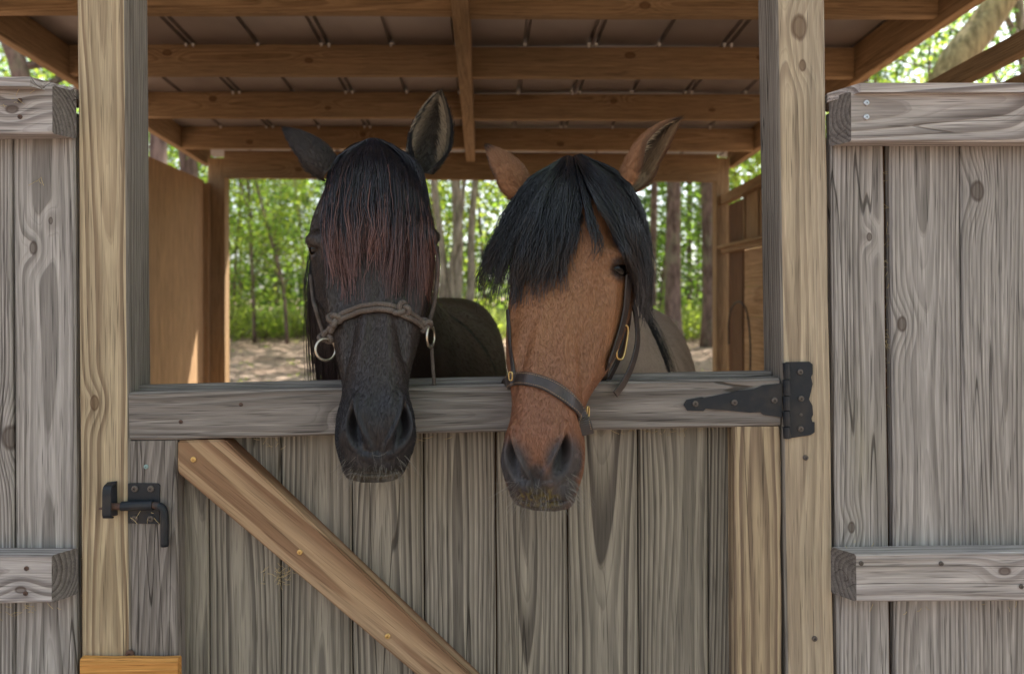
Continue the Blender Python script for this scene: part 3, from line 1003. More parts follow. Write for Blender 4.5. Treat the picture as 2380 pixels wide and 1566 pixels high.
def ear(base, tip, opening, w, bend, colo, coli, colr, na=24, nv=26, tipc=(.010, .009, .009)):
    base, tip, o = Vector(base), Vector(tip), Vector(opening)
    ax = (tip - base)
    a = ax.normalized()
    o = (o - a * o.dot(a)).normalized()
    sdv = a.cross(o)
    V, colr_ = [], []
    def prof(v):
        return max(.0, (.60 + .40 * math.sin(min(1, v / .42) * math.pi / 2)) * (1 - max(0, (v - .38) / .62) ** 2.1))
    for layer in (1.0, .86):
        for i in range(nv):
            v = i / (nv - 1)
            R = w * prof(v) + .0008
            al = math.radians(155 - 62 * min(1, v / .45) - 18 * v)
            cpt = base + ax * v + Vector(bend) * (math.sin(math.pi * v) * .5 + v * v * .4)
            for j in range(na):
                q = -1 + 2 * j / (na - 1)
                th = q * al
                rr = R * (layer if abs(q) < .999 else .93)
                V.append(cpt - o * (math.cos(th) * rr * .75) + sdv * (math.sin(th) * rr))
                if layer == 1.0:
                    k = min(1, max(0, (abs(q) - .80) / .12)) if v > .1 else 0
                    tipk = max(0, min(1, (v - .80) / .12))
                    cc = [x * (1 - k) + y * k for x, y in zip(colo, colr)]
                    colr_.append([x * (1 - tipk) + y * tipk for x, y in zip(cc, tipc)])
                else:
                    k = min(1, max(0, (abs(q) - .78) / .08))
                    deep = min(1, max(0, 1.35 - abs(q) * 1.7)) * .92  # shade of the ear hollow painted into the inner colour
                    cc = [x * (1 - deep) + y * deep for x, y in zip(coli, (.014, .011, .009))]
                    colr_.append([x * (1 - k) + y * k for x, y in zip(cc, colr)])
    F = []
    n1 = na * nv
    for i in range(nv - 1):
        for j in range(na - 1):
            A, B_, C_, D_ = i * na + j, i * na + j + 1, (i + 1) * na + j + 1, (i + 1) * na + j
            F += [(A, C_, B_), (A, D_, C_)]
            A, B_, C_, D_ = A + n1, B_ + n1, C_ + n1, D_ + n1
            F += [(A, B_, C_), (A, C_, D_)]
        for j in (0, na - 1):
            A, D_ = i * na + j, (i + 1) * na + j
            F += [(A, A + n1, D_ + n1), (A, D_ + n1, D_)]
    return np.array([tuple(v) for v in V]), np.array(F), np.array(colr_)

def strand_vf(S, r):
    """S (N,K,3) polylines, r (N,K) radii -> three-sided strands"""
    N, K, _ = S.shape
    T = np.gradient(S, axis=1)
    T /= np.maximum(np.linalg.norm(T, axis=2, keepdims=True), 1e-9)
    ref = np.broadcast_to(np.array([.13, 1, .21]), T.shape)
    a = np.cross(T, ref)
    a /= np.maximum(np.linalg.norm(a, axis=2, keepdims=True), 1e-9)
    b = np.cross(T, a)
    V = np.stack([S + (a * math.cos(q) + b * math.sin(q)) * r[:, :, None] for q in (0, 2.0944, 4.18879)], 2)
    idx = np.arange(N * K * 3).reshape(N, K, 3)
    nx_ = np.roll(idx, -1, 2)
    F = np.stack([idx[:, :-1], nx_[:, :-1], nx_[:, 1:], idx[:, 1:]], -1).reshape(-1, 4)
    return V.reshape(-1, 3), F
def strands(name, S, r, col, parent, mat='hair', smooth=True):
    V, F = strand_vf(S, r)
    cc = np.repeat(col.reshape(-1, 3), 3, 0)
    return fast_obj(name, V, F, M[mat], parent, origin=tuple(WM[parent].translation), smooth=smooth, coatcol=cc)

def forelock(groups, bvh, parent, K=15, thick=.022, col_root=(.01, .01, .013), col_tip=(.1, .05, .04), tip_from=.5, wave=5, name='forelock', rad=.00075):
    allS, allr, allc = [], [], []
    for (gd, n, nclump, ln) in groups:
        GD = np.array([catmull(g_, 40) for g_ in gd])          # m,40,2
        m_ = len(GD)
        for ci in range(nclump):
            qc = rng.uniform(0, m_ - 1)
            cw = rng.uniform(.12, .42)
            cl = rng.uniform(ln[0], ln[1])
            cph, cf, ca = rng.uniform(0, 6.28), rng.uniform(1.6, 4.2), rng.uniform(.25, 1.0) * wave
            clay = rng.uniform(0, 1)
            ctint = rng.uniform(.55, 1.7)
            for _ in range(max(3, int(n / nclump))):
                q0 = np.clip(qc + rng.normal(0, cw), 0, m_ - 1)
                L_ = cl * (1.05 - .50 * rng.uniform(0, 1) ** 1.25)
                s = np.linspace(0, 1, K)
                qq = np.clip(q0 + (qc - q0) * sm(s, .25, 1.0) * rng.uniform(.35, .97), 0, m_ - 1.001)
                k0 = qq.astype(int)
                f = qq - k0
                t = np.clip(s * L_, 0, .999) * 39
                ti = np.minimum(t.astype(int), 38)
                tf = t - ti
                def ev(kk):
                    return GD[kk, ti] * (1 - tf)[:, None] + GD[kk, ti + 1] * tf[:, None]
                uv = ev(k0) * (1 - f)[:, None] + ev(np.minimum(k0 + 1, m_ - 1)) * f[:, None]
                over = np.clip(s * L_ - 1, 0, None)
                uv[:, 1] += over * 320
                ph = cph + rng.normal(0, .5)
                uv[:, 0] += ca * np.minimum(1, s * 2) * np.sin(6.283 * (cf * s) + ph) + rng.normal(0, 1.6) * s + np.cumsum(rng.normal(0, 1.0, K)) * .55 + rng.normal(0, 5.5) * s ** 2.5
                lay = np.clip(clay + rng.normal(0, .22), 0, 1.15)
                off = .0022 + thick * lay * (.35 + .65 * np.sin(np.pi * np.clip(s * .75 + .18, 0, 1)))
                dep = np.full(K, np.nan)
                for i in range(K):
                    p, nn = hit(bvh, uv[i, 0], uv[i, 1])
                    if p is not None and p.y < 1.75:
                        dep[i] = p.y
                if np.isnan(dep[0]):
                    dep[0] = 1.46
                for i in range(1, K):
                    if np.isnan(dep[i]):
                        dep[i] = dep[i - 1] - .003
                    dep[i] = min(dep[i], dep[i - 1] + .012)
                d2 = dep.copy()
                for _k in range(2):
                    d2[1:-1] = np.minimum(d2[1:-1], (d2[:-2] + d2[1:-1] * 2 + d2[2:]) / 4 + .0005)
                d2 = d2 - off
                pts = np.stack([(uv[:, 0] - VPX) * d2 / FP, d2, CZ + (VPY - uv[:, 1]) * d2 / FP], 1)
                allS.append(pts)
                allr.append(rad * (1 - .55 * s ** 2) * rng.uniform(.8, 1.2))
                k = sm(s * L_ + rng.normal(0, .15), tip_from, tip_from + .35)[:, None]
                col = (np.array(col_root) * (1 - k) + np.array(col_tip) * k) * ctint * rng.uniform(.85, 1.15)
                allc.append(col)
    return strands(name, np.array(allS), np.array(allr), np.array(allc), parent)
def loose3d(name, guides, n, parent, col_root, col_tip, K=12, jit=.012, rad=.0008):
    S, r, c_ = [], [], []
    GD = np.array([catmull(g_, K) for g_ in guides])
    m_ = len(GD)
    for _ in range(n):
        q = rng.uniform(0, m_ - 1.001)
        k0 = int(q)
        f = q - k0
        p = GD[k0] * (1 - f) + GD[min(k0 + 1, m_ - 1)] * f
        s = np.linspace(0, 1, K)
        L_ = rng.uniform(.75, 1.0)
        tt = s * L_ * (K - 1)
        i0 = np.minimum(tt.astype(int), K - 2)
        fr = (tt - i0)[:, None]
        p = p[i0] * (1 - fr) + p[i0 + 1] * fr
        p = p + rng.normal(0, jit, 3)[None, :] * (.35 + .65 * s[:, None]) + np.cumsum(rng.normal(0, .0014, (K, 3)), 0)
        S.append(p)
        r.append(rad * (1 - .5 * s ** 2))
        k = sm(s, .55, 1)[:, None]
        c_.append((np.array(col_root) * (1 - k) + np.array(col_tip) * k) * rng.uniform(.7, 1.4))
    return strands(name, np.array(S), np.array(r), np.array(c_), parent)
def whiskers(spots, bvh, parent, name='whiskers', rad=.00024, col=(.20, .185, .16)):
    """spots: (u, v, du, dv, count, length, sideways)"""
    S, r, c_ = [], [], []
    K = 7
    for (u, v, du, dv, n, ln, sx) in spots:
        for _ in range(n):
            p, nn = hit(bvh, u + rng.uniform(-du, du), v + rng.uniform(-dv, dv))
            if p is None or p.y > 1.6:
                continue
            L_ = ln * rng.uniform(.4, 1.1)
            dr = np.array(nn) * 1.0 + np.array([sx + rng.normal(0, .25), rng.normal(0, .15), -.55 + rng.normal(0, .3)])
            dr /= np.linalg.norm(dr)
            sag = np.array([rng.normal(0, .15), 0, -.35 + rng.normal(0, .25)])
            s = np.linspace(0, 1, K)[:, None]
            S.append(np.array(p) + dr * s * L_ + sag * s * s * L_)
            r.append(rad * (1 - .6 * s[:, 0]))
            c_.append(np.tile(np.array(col) * rng.uniform(.4, 1.3), (K, 1)))
    return strands(name, np.array(S), np.array(r), np.array(c_), parent)
def earfur(base, tip, opening, w, parent, n=420, col=(.36, .30, .22), frac=(.05, .95)):
    S, r, c_ = [], [], []
    base, tip = np.array(base), np.array(tip)
    ax = tip - base
    L = np.linalg.norm(ax)
    a = ax / L
    o = np.array(opening, float)
    o = o - a * (o @ a)
    o /= np.linalg.norm(o)
    sdv = np.cross(a, o)
    K = 6
    for _ in range(n):
        v = rng.uniform(*frac)
        q = rng.choice([-1, 1]) * rng.uniform(.55, .92)
        th = q * math.radians(120 - 55 * v)
        R = w * (1 - max(0, (v - .4) / .6) ** 2.2) * .86
        p = base + ax * v - o * math.cos(th) * R * .72 + sdv * math.sin(th) * R
        dr = -sdv * np.sign(q) * rng.uniform(.4, 1.0) + a * rng.uniform(.2, .9) + o * rng.uniform(.25, .7)
        dr /= np.linalg.norm(dr)
        ln = rng.uniform(.010, .026) * (1 - .4 * v)
        s = np.linspace(0, 1, K)[:, None]
        S.append(p + dr * s * ln + (a * .4 - o * .3) * s * s * ln * .6)
        r.append(.0006 * (1 - .7 * s[:, 0]))
        c_.append(np.tile(np.array(col) * rng.uniform(.45, 1.2), (K, 1)))
    return strands('ear_fur', np.array(S), np.array(r), np.array(c_), parent)
def fur(V, F, TT, col, dark_, parent, n, t0, t1, ln, rad, lift=.22, flow=None):
    a, b, c = V[F[:, 0]], V[F[:, 1]], V[F[:, 2]]
    nn = np.cross(b - a, c - a)
    ar = np.linalg.norm(nn, axis=1)
    tt = TT[F[:, 0]]
    ok = (tt > t0) & (tt < t1) & (dark_[F[:, 0]] < .25) & (nn[:, 1] < 0)
    pr = np.where(ok, ar, 0)
    f = rng.choice(len(F), n, p=pr / pr.sum())
    r1, r2 = np.sqrt(rng.uniform(0, 1, (n, 1))), rng.uniform(0, 1, (n, 1))
    p = a[f] * (1 - r1) + b[f] * r1 * (1 - r2) + c[f] * r1 * r2
    N_ = nn[f] / np.maximum(ar[f][:, None], 1e-12)
    d = np.tile(np.array([0, -.25, -1.0]) if flow is None else np.array(flow), (n, 1)) + rng.normal(0, .16, (n, 3)) + .25 * np.stack([pn(p, 18, 1), pn(p, 18, 2), np.zeros(n)], 1)
    d -= N_ * np.sum(d * N_, 1, keepdims=True)
    d /= np.linalg.norm(d, axis=1, keepdims=True)
    L_ = ln * rng.uniform(.6, 1.3, (n, 1))
    S = np.stack([p - N_ * .0005, p + d * L_ * .5 + N_ * L_ * lift, p + d * L_ + N_ * L_ * lift * 1.2], 1)
    r = np.tile(np.array([1, .8, .25]) * rad, (n, 1))
    cc = col[F[f, 0]] * rng.uniform(.88, 1.16, (n, 1))
    o = strands('fur', S, r, np.repeat(cc[:, None, :], 3, 1), parent, 'fur', smooth=False)
    o['kind'] = 'stuff'
    return o
def legs_vf(spots):
    V, F = [], []
    for (x, y, hind) in spots:
        if hind:
            pts = [(x, y, .95), (x, y - .06, .78), (x, y + .08, .52), (x, y + .05, .40), (x, y + .03, .14), (x, y - .02, .07), (x, y - .05, .03), (x, y - .05, 0)]
            rr = [.13, .11, .055, .045, .035, .04, .055, .06]
        else:
            pts = [(x, y, .95), (x, y, .75), (x, y - .01, .46), (x, y, .40), (x, y, .15), (x, y - .03, .08), (x, y - .05, .03), (x, y - .05, 0)]
            rr = [.10, .085, .05, .045, .035, .04, .055, .06]
        v, f = tube_vf(pts, rr, 14, caps=False)
        b = len(V)
        V += [tuple(q) for q in v]
        for q in f:
            F += [(q[0] + b, q[1] + b, q[2] + b), (q[0] + b, q[2] + b, q[3] + b)]
    return np.array(V), np.array(F)
def eyeball(p, r, parent):
    bm = bmesh.new()
    bmesh.ops.create_uvsphere(bm, u_segments=24, v_segments=16, radius=r)
    me = bpy.data.meshes.new('eye')
    bm.to_mesh(me)
    bm.free()
    me.shade_smooth()
    me.materials.append(M['eye'])
    o = bpy.data.objects.new('eye', me)
    return link(o, Matrix.Translation(Vector(p)) @ Matrix.Diagonal((1, 1, .92, 1)), parent)

# ---------------- the dark horse
XL = np.array([1., 0, 0])
def hr(T, B, W, c=.45, pf=.8, pb=.9, L=XL):
    T = np.array(at(*T)) if T[2] > 1 and T[0] > 100 else np.array(T, float)
    B = np.array(at(*B)) if B[2] > 1 and B[0] > 100 else np.array(B, float)
    return (T, B, L, W, c, pf, pb)
dark_rings = [
    hr((866, 1121, 1.245), (866, 1119, 1.262), .022, .5, .6, .6),
    hr((868, 1108, 1.226), (866, 1112, 1.288), .046, .45, .6, .7),
    hr((872, 1075, 1.212), (867, 1085, 1.306), .057, .45, .65, .75),
    hr((876, 1020, 1.204), (869, 1035, 1.316), .069, .50, .72, .8),
    hr((877, 965, 1.209), (870, 975, 1.321), .0685, .52, .75, .85),
    hr((876, 910, 1.226), (870, 920, 1.325), .060, .50, .72, .9),
    hr((875, 855, 1.248), (870, 872, 1.385), .064, .45, .70, .9),
    hr((874, 785, 1.274), (870, 800, 1.445), .082, .50, .80, .9),
    hr((872, 710, 1.298), (868, 730, 1.500), .105, .50, .82, .9),
    hr((870, 640, 1.317), (866, 670, 1.540), .116, .42, .72, .9),
    hr((868, 575, 1.332), (864, 600, 1.565), .1215, .36, .62, .85),
    hr((867, 510, 1.348), (863, 545, 1.575), .1205, .34, .58, .85),
    hr((866, 435, 1.375), (862, 515, 1.585), .103, .36, .60, .85),
    hr((865, 370, 1.412), (860, 505, 1.592), .083, .40, .70, .85),
    hr((864, 335, 1.465), (859, 502, 1.605), .070, .45, .8, .85),
    hr((862, 335, 1.540), (858, 510, 1.630), .074, .45, .85, .85),
    hr((-.232, 1.68, 1.745), (-.225, 1.665, 1.50), .080, .5, .95, .9),
    hr((-.232, 1.88, 1.655), (-.225, 1.73, 1.30), .090, .55, 1.0, .9),
    hr((-.225, 2.10, 1.555), (-.22, 1.82, 1.06), .120, .6, 1.05, .9),
    hr((-.215, 2.35, 1.470), (-.21, 1.95, .86), .185, .6, 1.0, .85),
    hr((-.20, 2.60, 1.450), (-.20, 2.22, .70), .245, .55, .85, .8),
    hr((-.19, 2.90, 1.435), (-.20, 2.62, .66), .280, .5, .72, .75),
    hr((-.18, 3.18, 1.470), (-.20, 3.08, .68), .290, .45, .62, .75),
    hr((-.18, 3.42, 1.440), (-.20, 3.40, .78), .265, .42, .62, .8),
    hr((-.18, 3.60, 1.320), (-.20, 3.60, .92), .19, .45, .7, .8),
    hr((-.18, 3.67, 1.150), (-.20, 3.67, 1.10), .04, .5, .8, .8)]
PER = [6] + [14] * 14 + [12] * 4 + [9] * 6
V, F, TT, Q, SD = loft(dark_rings, PER, 176)
sc = Sculpt(V, F)
for (u, v, ru, rv, am, rot) in ((730, 556, .026, .015, .015, .25), (1003, 548, .026, .015, .015, -.25),     # brow bones
                                (752, 505, .018, .030, -.014, 0), (982, 500, .018, .030, -.014, 0),    # hollows above the eyes
                                (768, 680, .012, .060, .010, .15), (978, 672, .012, .060, .010, -.15), (800, 640, .012, .05, -.006, .2), (945, 635, .012, .05, -.006, -.2),   # cheek crests
                                (808, 800, .012, .06, -.011, 0), (938, 800, .012, .06, -.011, 0), (845, 780, .010, .10, .004, 0), (905, 780, .010, .10, .004, 0),      # sides of the nasal bone
                                (872, 640, .030, .07, -.003, 0), (874, 860, .02, .06, .002, 0)):
    sc.bump(u, v, ru, rv, am, rot)
sc.refresh()
for (u, v, ru, rv, am) in ((840, 945, .016, .026, .006), (912, 942, .016, .026, .006), (797, 1010, .012, .030, .006), (958, 1005, .012, .03, .006),
                           (876, 1040, .006, .028, -.004), (855, 1040, .005, .026, -.003), (897, 1040, .005, .026, -.003),
                           (870, 1078, .034, .016, .008), (872, 1050, .030, .006, -.003), (845, 1090, .014, .012, .004), (900, 1088, .014, .012, .004)) + tuple((u_, 1104 - (u_ - 872) ** 2 * .0032, .007, .0030, -.008) for u_ in range(822, 930, 9)):
    sc.bump(u, v, ru, rv, am)
sc.refresh()
sc.nostril(822, 998, .0125, .040, .024, math.radians(17), .12, 1)
sc.nostril(939, 990, .0125, .040, .024, math.radians(-17), .12, -1)
sc.refresh()
for (u, v) in ((727, 583), (1004, 574)):
    sc.bump(u, v, .015, .009, -.008)
    sc.bump(u, v - 14, .02, .006, .004)
    sc.bump(u, v + 15, .02, .006, .003)
V = sc.V
# coat pattern
tcol = np.zeros((len(V), 3))
base = np.array([.033, .0235, .0195])
tcol[:] = base
n1 = pn(V, 14, 1)
n2 = pn(V, 40, 2)
tcol *= (1 + .22 * n1 + .12 * n2)[:, None]
cheek = sm(TT, 6.3, 8) * (1 - sm(TT, 12, 14)) * sm(Q, .7, 1.2)
tcol += cheek[:, None] * np.array([.012, .007, .003]) * (.6 + .4 * n1)[:, None]
mz = (1 - sm(TT, 4.0, 6.5))[:, None]
tcol = tcol * (1 - mz) + np.array([.017, .0155, .018]) * mz
lip = (1 - sm(TT, 1.0, 2.1)) * (1 - sm(np.abs(V[:, 0] - at(872, 1090, 1.23).x), .036, .052)) * (Q < 1.7) * sm(TT, .25, .8)
tcol = tcol * (1 - .75 * lip[:, None]) + np.array([.11, .095, .065]) * (.75 * lip * (.7 + .4 * n2))[:, None]
body = sm(TT, 17, 20)[:, None]
tcol = tcol * (1 - body) + (np.array([.072, .045, .033]) * (1 + .25 * n1)[:, None]) * body
# dark band curving over the shoulder
pp = np.array([at(u, v, 1.0) - CAMP for (u, v) in ((1055, 735), (1085, 762), (1118, 800), (1142, 838), (1158, 885), (1163, 930))])
SB = bvh_of(V, F)
bp3 = []
for (u, v) in catmull([(1050, 735), (1085, 762), (1118, 800), (1142, 838), (1158, 885), (1163, 925)], 40):
    p, nn = hit(SB, u, v)
    if p is not None and p.y > 1.7:
        bp3.append(np.array(p))
if bp3:
    bp3 = np.array(bp3)
    selb = np.where(TT > 17)[0]
    dd = np.min(np.linalg.norm(V[selb][:, None, :] - bp3[None], axis=2), axis=1)
    kb = (1 - sm(dd, .010, .020))[:, None]
    tcol[selb] = tcol[selb] * (1 - kb) + np.array([.008, .008, .009]) * kb
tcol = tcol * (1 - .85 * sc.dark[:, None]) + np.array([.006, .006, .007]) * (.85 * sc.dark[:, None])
dust = ((V[:, 0] > 99) & (pn(V, 900, 3) > .72) & (TT < 8.5) & (np.abs(V[:, 0] - at(856, 850, 1.25).x) < .012) & (Q < .9))
tcol[dust] += .12
def assemble(name, label, V, F, col, ears, legs, origin, mat):
    col = np.concatenate([col, (1 - .75 * sm(TT, 14.5, 17))[:, None]], 1)
    root_V, root_F, root_C = [V], [F], [col]
    nb = len(V)
    for (v, f, c_) in ears:
        root_V.append(v); root_F.append(f + nb); root_C.append(np.concatenate([c_, np.full((len(c_), 1), .5)], 1)); nb += len(v)
    lv, lf = legs
    root_V.append(lv); root_F.append(lf + nb); root_C.append(np.tile(col[-1], (len(lv), 1)))
    o = fast_obj(name, np.concatenate(root_V), np.concatenate(root_F), M[mat], None, origin=origin, smooth=True, coatcol=np.concatenate(root_C))
    return tag(o, label, 'horse')
dk_o, dk_i, dk_r = (.030, .025, .023), (.22, .18, .13), (.008, .007, .007)
e1b, e1t = at(978, 398, 1.475), at(1019, 208, 1.47)
e2b, e2t = at(772, 405, 1.470), at(651, 292, 1.50)
ears = [ear(e1b, e1t, (.30, -1, .1), .045, (.014, 0, 0), dk_o, dk_i, dk_r),
        ear(e2b, e2t, (-.75, .62, -.35), .042, (.012, 0, -.012), (.050, .041, .037), dk_i, (.025, .024, .030))]
dark = assemble('horse', 'dark brown horse with a black and reddish forelock wearing a rope halter', V, F, tcol, ears,
                legs_vf([(-.36, 2.25, False), (-.06, 2.3, False), (-.36, 3.35, True), (-.03, 3.38, True)]), (-.2, 2.8, 0), 'coat_dark')
bvD = bvh_of(V, F)
def spot2(bv, V, u, v, r0, r1):
    p, n = hit(bv, u, v)
    return np.zeros(len(V)) if p is None else 1 - sm(np.linalg.norm(V - np.array(p), axis=1), r0, r1)
eyem = np.maximum.reduce([sc.dark, spot2(bvD, V, 727, 583, .014, .020), spot2(bvD, V, 1003, 574, .014, .020)])
fur(V, F, TT, tcol, eyem, dark, 42000, 1.6, 15, .0062, .00023, .11)
fur(V, F, TT, tcol, sc.dark, dark, 9000, 15, 24, .012, .0005, .15, (.1, .3, -1))
for (ev, ef, ec), (eb, et) in zip(ears, ((e1b, e1t), (e2b, e2t))):
    fur(ev, ef, np.full(len(ev), 10.), ec, np.zeros(len(ev)), dark, 2600, 1, 15, .0085, .00032, .3, np.array((et - eb).normalized()))
for (u, v) in ((727, 583), (1003, 574)):
    p, n = hit(bvD, u, v)
    eyeball(p - n * .0125, .0175, dark)
earfur(e1b, e1t, (.30, -1, .1), .045, dark, 800, (.36, .29, .20), (.12, .9))
forelock([([[(835, 332), (778, 375), (754, 470), (752, 560), (764, 640)],
            [(845, 327), (802, 375), (780, 480), (784, 570), (797, 665)],
            [(855, 323), (826, 380), (812, 480), (814, 560), (820, 640)],
            [(862, 321), (850, 390), (845, 475), (846, 535), (842, 585)],
            [(870, 321), (880, 390), (882, 475), (878, 540), (870, 590)],
            [(880, 323), (906, 380), (915, 480), (917, 570), (905, 655)],
            [(890, 326), (936, 378), (950, 480), (950, 570), (943, 680)],
            [(900, 331), (960, 380), (978, 470), (984, 560), (984, 660)],
            [(912, 335), (976, 390), (998, 500), (1008, 580), (1010, 670)]], 3600, 120, (.66, 1.10)),
          ([[(845, 327), (802, 375), (776, 480), (778, 580), (790, 690)], [(862, 321), (850, 390), (838, 500), (832, 590), (826, 690)], [(880, 323), (906, 380), (918, 490), (922, 600), (915, 710)], [(890, 326), (940, 378), (960, 480), (970, 590), (962, 720)], [(905, 335), (968, 400), (998, 500), (1008, 600), (1006, 730)]], 330, 60, (.7, 1.05))],
         bvD, dark, thick=.026, col_root=(.0095, .0090, .0125), col_tip=(.115, .054, .044), tip_from=.46, wave=4)
mg = []
for q in range(6):
    x = -.30 - q * .012
    mg.append([(-.235 - .004 * q, 1.58 + .05 * q, 1.76 - .02 * q), (x - .005, 1.57 + .03 * q, 1.66), (x - .03, 1.56 + .02 * q, 1.52), (x - .025, 1.56 + .02 * q, 1.38), (x - .01, 1.57 + .02 * q, 1.20)])
loose3d('mane', mg, 900, dark, (.012, .010, .011), (.055, .030, .026))
whiskers([(865, 1095, 60, 16, 70, .022, 0), (815, 1085, 20, 25, 30, .03, -.5), (940, 1080, 20, 25, 26, .03, .5), (870, 1060, 30, 20, 6, .05, 0)], bvD, dark)

# ---------------- the brown horse
YAW = math.radians(11)
LB = np.array([math.cos(YAW), -math.sin(YAW), 0])
LT = np.array([.965, -.26, 0])
def hb(T, B, W, c=.45, pf=.8, pb=.9, L=LB):
    return hr(T, B, W, c, pf, pb, L)
brown_rings = [
    hb((1262, 1187, 1.197), (1268, 1184, 1.214), .022, .5, .6, .6),
    hb((1258, 1172, 1.178), (1268, 1178, 1.244), .046, .45, .6, .7),
    hb((1252, 1135, 1.166), (1270, 1150, 1.262), .056, .45, .65, .75),
    hb((1248, 1080, 1.160), (1273, 1098, 1.272), .067, .5, .72, .8),
    hb((1250, 1022, 1.164), (1277, 1040, 1.280), .0675, .52, .75, .85),
    hb((1255, 965, 1.180), (1284, 980, 1.290), .060, .50, .72, .9),
    hb((1264, 905, 1.202), (1296, 925, 1.318), .067, .48, .70, .9),
    hb((1277, 830, 1.232), (1318, 858, 1.410), .092, .50, .80, .9),
    hb((1291, 750, 1.260), (1342, 785, 1.475), .106, .50, .82, .9),
    hb((1304, 670, 1.284), (1362, 705, 1.522), .116, .42, .72, .9),
    hb((1313, 600, 1.301), (1378, 640, 1.545), .1205, .36, .62, .85),
    hb((1319, 530, 1.318), (1388, 585, 1.558), .118, .34, .58, .85),
    hb((1322, 462, 1.345), (1394, 552, 1.568), .100, .36, .60, .85),
    hb((1324, 402, 1.382), (1398, 540, 1.578), .082, .40, .70, .85),
    hb((1326, 370, 1.435), (1400, 535, 1.592), .070, .45, .8, .85),
    hb((1330, 368, 1.510), (1404, 545, 1.625), .074, .45, .85, .85),
    hb((.225, 1.66, 1.725), (.270, 1.675, 1.49), .080, .5, .95, .9),
    hb((.275, 1.86, 1.645), (.300, 1.76, 1.29), .090, .55, 1.0, .9, LT),
    hb((.335, 2.08, 1.545), (.350, 1.86, 1.06), .120, .6, 1.05, .9, LT),
    hb((.405, 2.30, 1.450), (.41, 2.00, .86), .185, .6, 1.0, .85, LT),
    hb((.465, 2.52, 1.420), (.47, 2.30, .70), .245, .55, .85, .8, LT),
    hb((.525, 2.80, 1.405), (.53, 2.65, .66), .285, .5, .72, .75, LT),
    hb((.580, 3.06, 1.435), (.59, 3.00, .68), .295, .45, .62, .75, LT),
    hb((.620, 3.28, 1.405), (.63, 3.28, .78), .27, .42, .62, .8, LT),
    hb((.650, 3.45, 1.280), (.66, 3.45, .92), .19, .45, .7, .8, LT),
    hb((.665, 3.52, 1.150), (.67, 3.52, 1.10), .04, .5, .8, .8, LT)]
V, F, TT, Q, SD = loft(brown_rings, PER, 176)
sc = Sculpt(V, F)
for (u, v, ru, rv, am, rot) in ((1444, 594, .026, .014, .015, -.3), (1175, 606, .024, .016, .013, .3),
                                (1428, 540, .018, .030, -.013, 0), (1215, 545, .018, .030, -.012, 0),
                                (1418, 720, .012, .060, .011, -.2), (1190, 735, .012, .060, .009, .12), (1385, 690, .012, .05, -.007, -.2),
                                (1358, 830, .014, .065, -.013, -.15), (1207, 850, .011, .06, -.009, .1), (1250, 800, .010, .10, .004, 0), (1312, 800, .010, .10, .004, -.08),
                                (1303, 680, .03, .07, -.003, 0)):
    sc.bump(u, v, ru, rv, am, rot)
sc.refresh()
for (u, v, ru, rv, am) in ((1212, 1000, .016, .026, .005), (1290, 1003, .016, .026, .005), (1172, 1070, .011, .030, .005), (1338, 1062, .012, .03, .006),
                           (1240, 1105, .005, .026, -.004), (1258, 1105, .005, .026, -.003), (1222, 1105, .005, .026, -.002),
                           (1250, 1142, .034, .016, .008), (1250, 1115, .030, .006, -.003), (1310, 1150, .012, .016, .006)) + tuple((u_, 1172 - (u_ - 1258) ** 2 * .0032, .007, .0030, -.008) for u_ in range(1212, 1318, 9)):
    sc.bump(u, v, ru, rv, am)
sc.refresh()
sc.nostril(1190, 1068, .0120, .039, .022, math.radians(19), .10, 1)
sc.nostril(1310, 1060, .0130, .039, .026, math.radians(-19), .10, -1)
sc.refresh()
sc.bump(1440, 625, .015, .010, -.008)
sc.bump(1440, 611, .018, .005, .007)
sc.bump(1436, 643, .02, .006, .004)
V = sc.V
n1 = pn(V, 13, 4)
n2 = pn(V, 42, 5)
tcol = np.tile(np.array([.225, .100, .040]), (len(V), 1))
tcol *= (1 + .12 * n1 + .07 * n2)[:, None]
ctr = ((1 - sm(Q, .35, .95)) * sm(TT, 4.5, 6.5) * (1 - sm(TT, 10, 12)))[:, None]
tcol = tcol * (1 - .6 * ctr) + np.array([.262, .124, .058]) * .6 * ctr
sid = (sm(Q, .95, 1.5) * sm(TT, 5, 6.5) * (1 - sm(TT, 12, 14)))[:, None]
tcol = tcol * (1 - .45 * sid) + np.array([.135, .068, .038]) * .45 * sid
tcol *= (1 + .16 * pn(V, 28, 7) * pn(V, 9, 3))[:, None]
# redder, duller nose and cheek
nose = ((1 - sm(TT, 5.0, 8.5)) * .75)[:, None]
tcol = tcol * (1 - nose) + np.array([.19, .080, .045]) * nose
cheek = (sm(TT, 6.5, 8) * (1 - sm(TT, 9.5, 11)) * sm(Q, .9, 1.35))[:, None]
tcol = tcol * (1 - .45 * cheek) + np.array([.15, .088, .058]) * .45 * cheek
fhd = (sm(TT, 9.5, 11.5) * (1 - sm(TT, 15, 17)))[:, None]
tcol = tcol * (1 - .5 * fhd) + np.array([.21, .092, .040]) * .5 * fhd
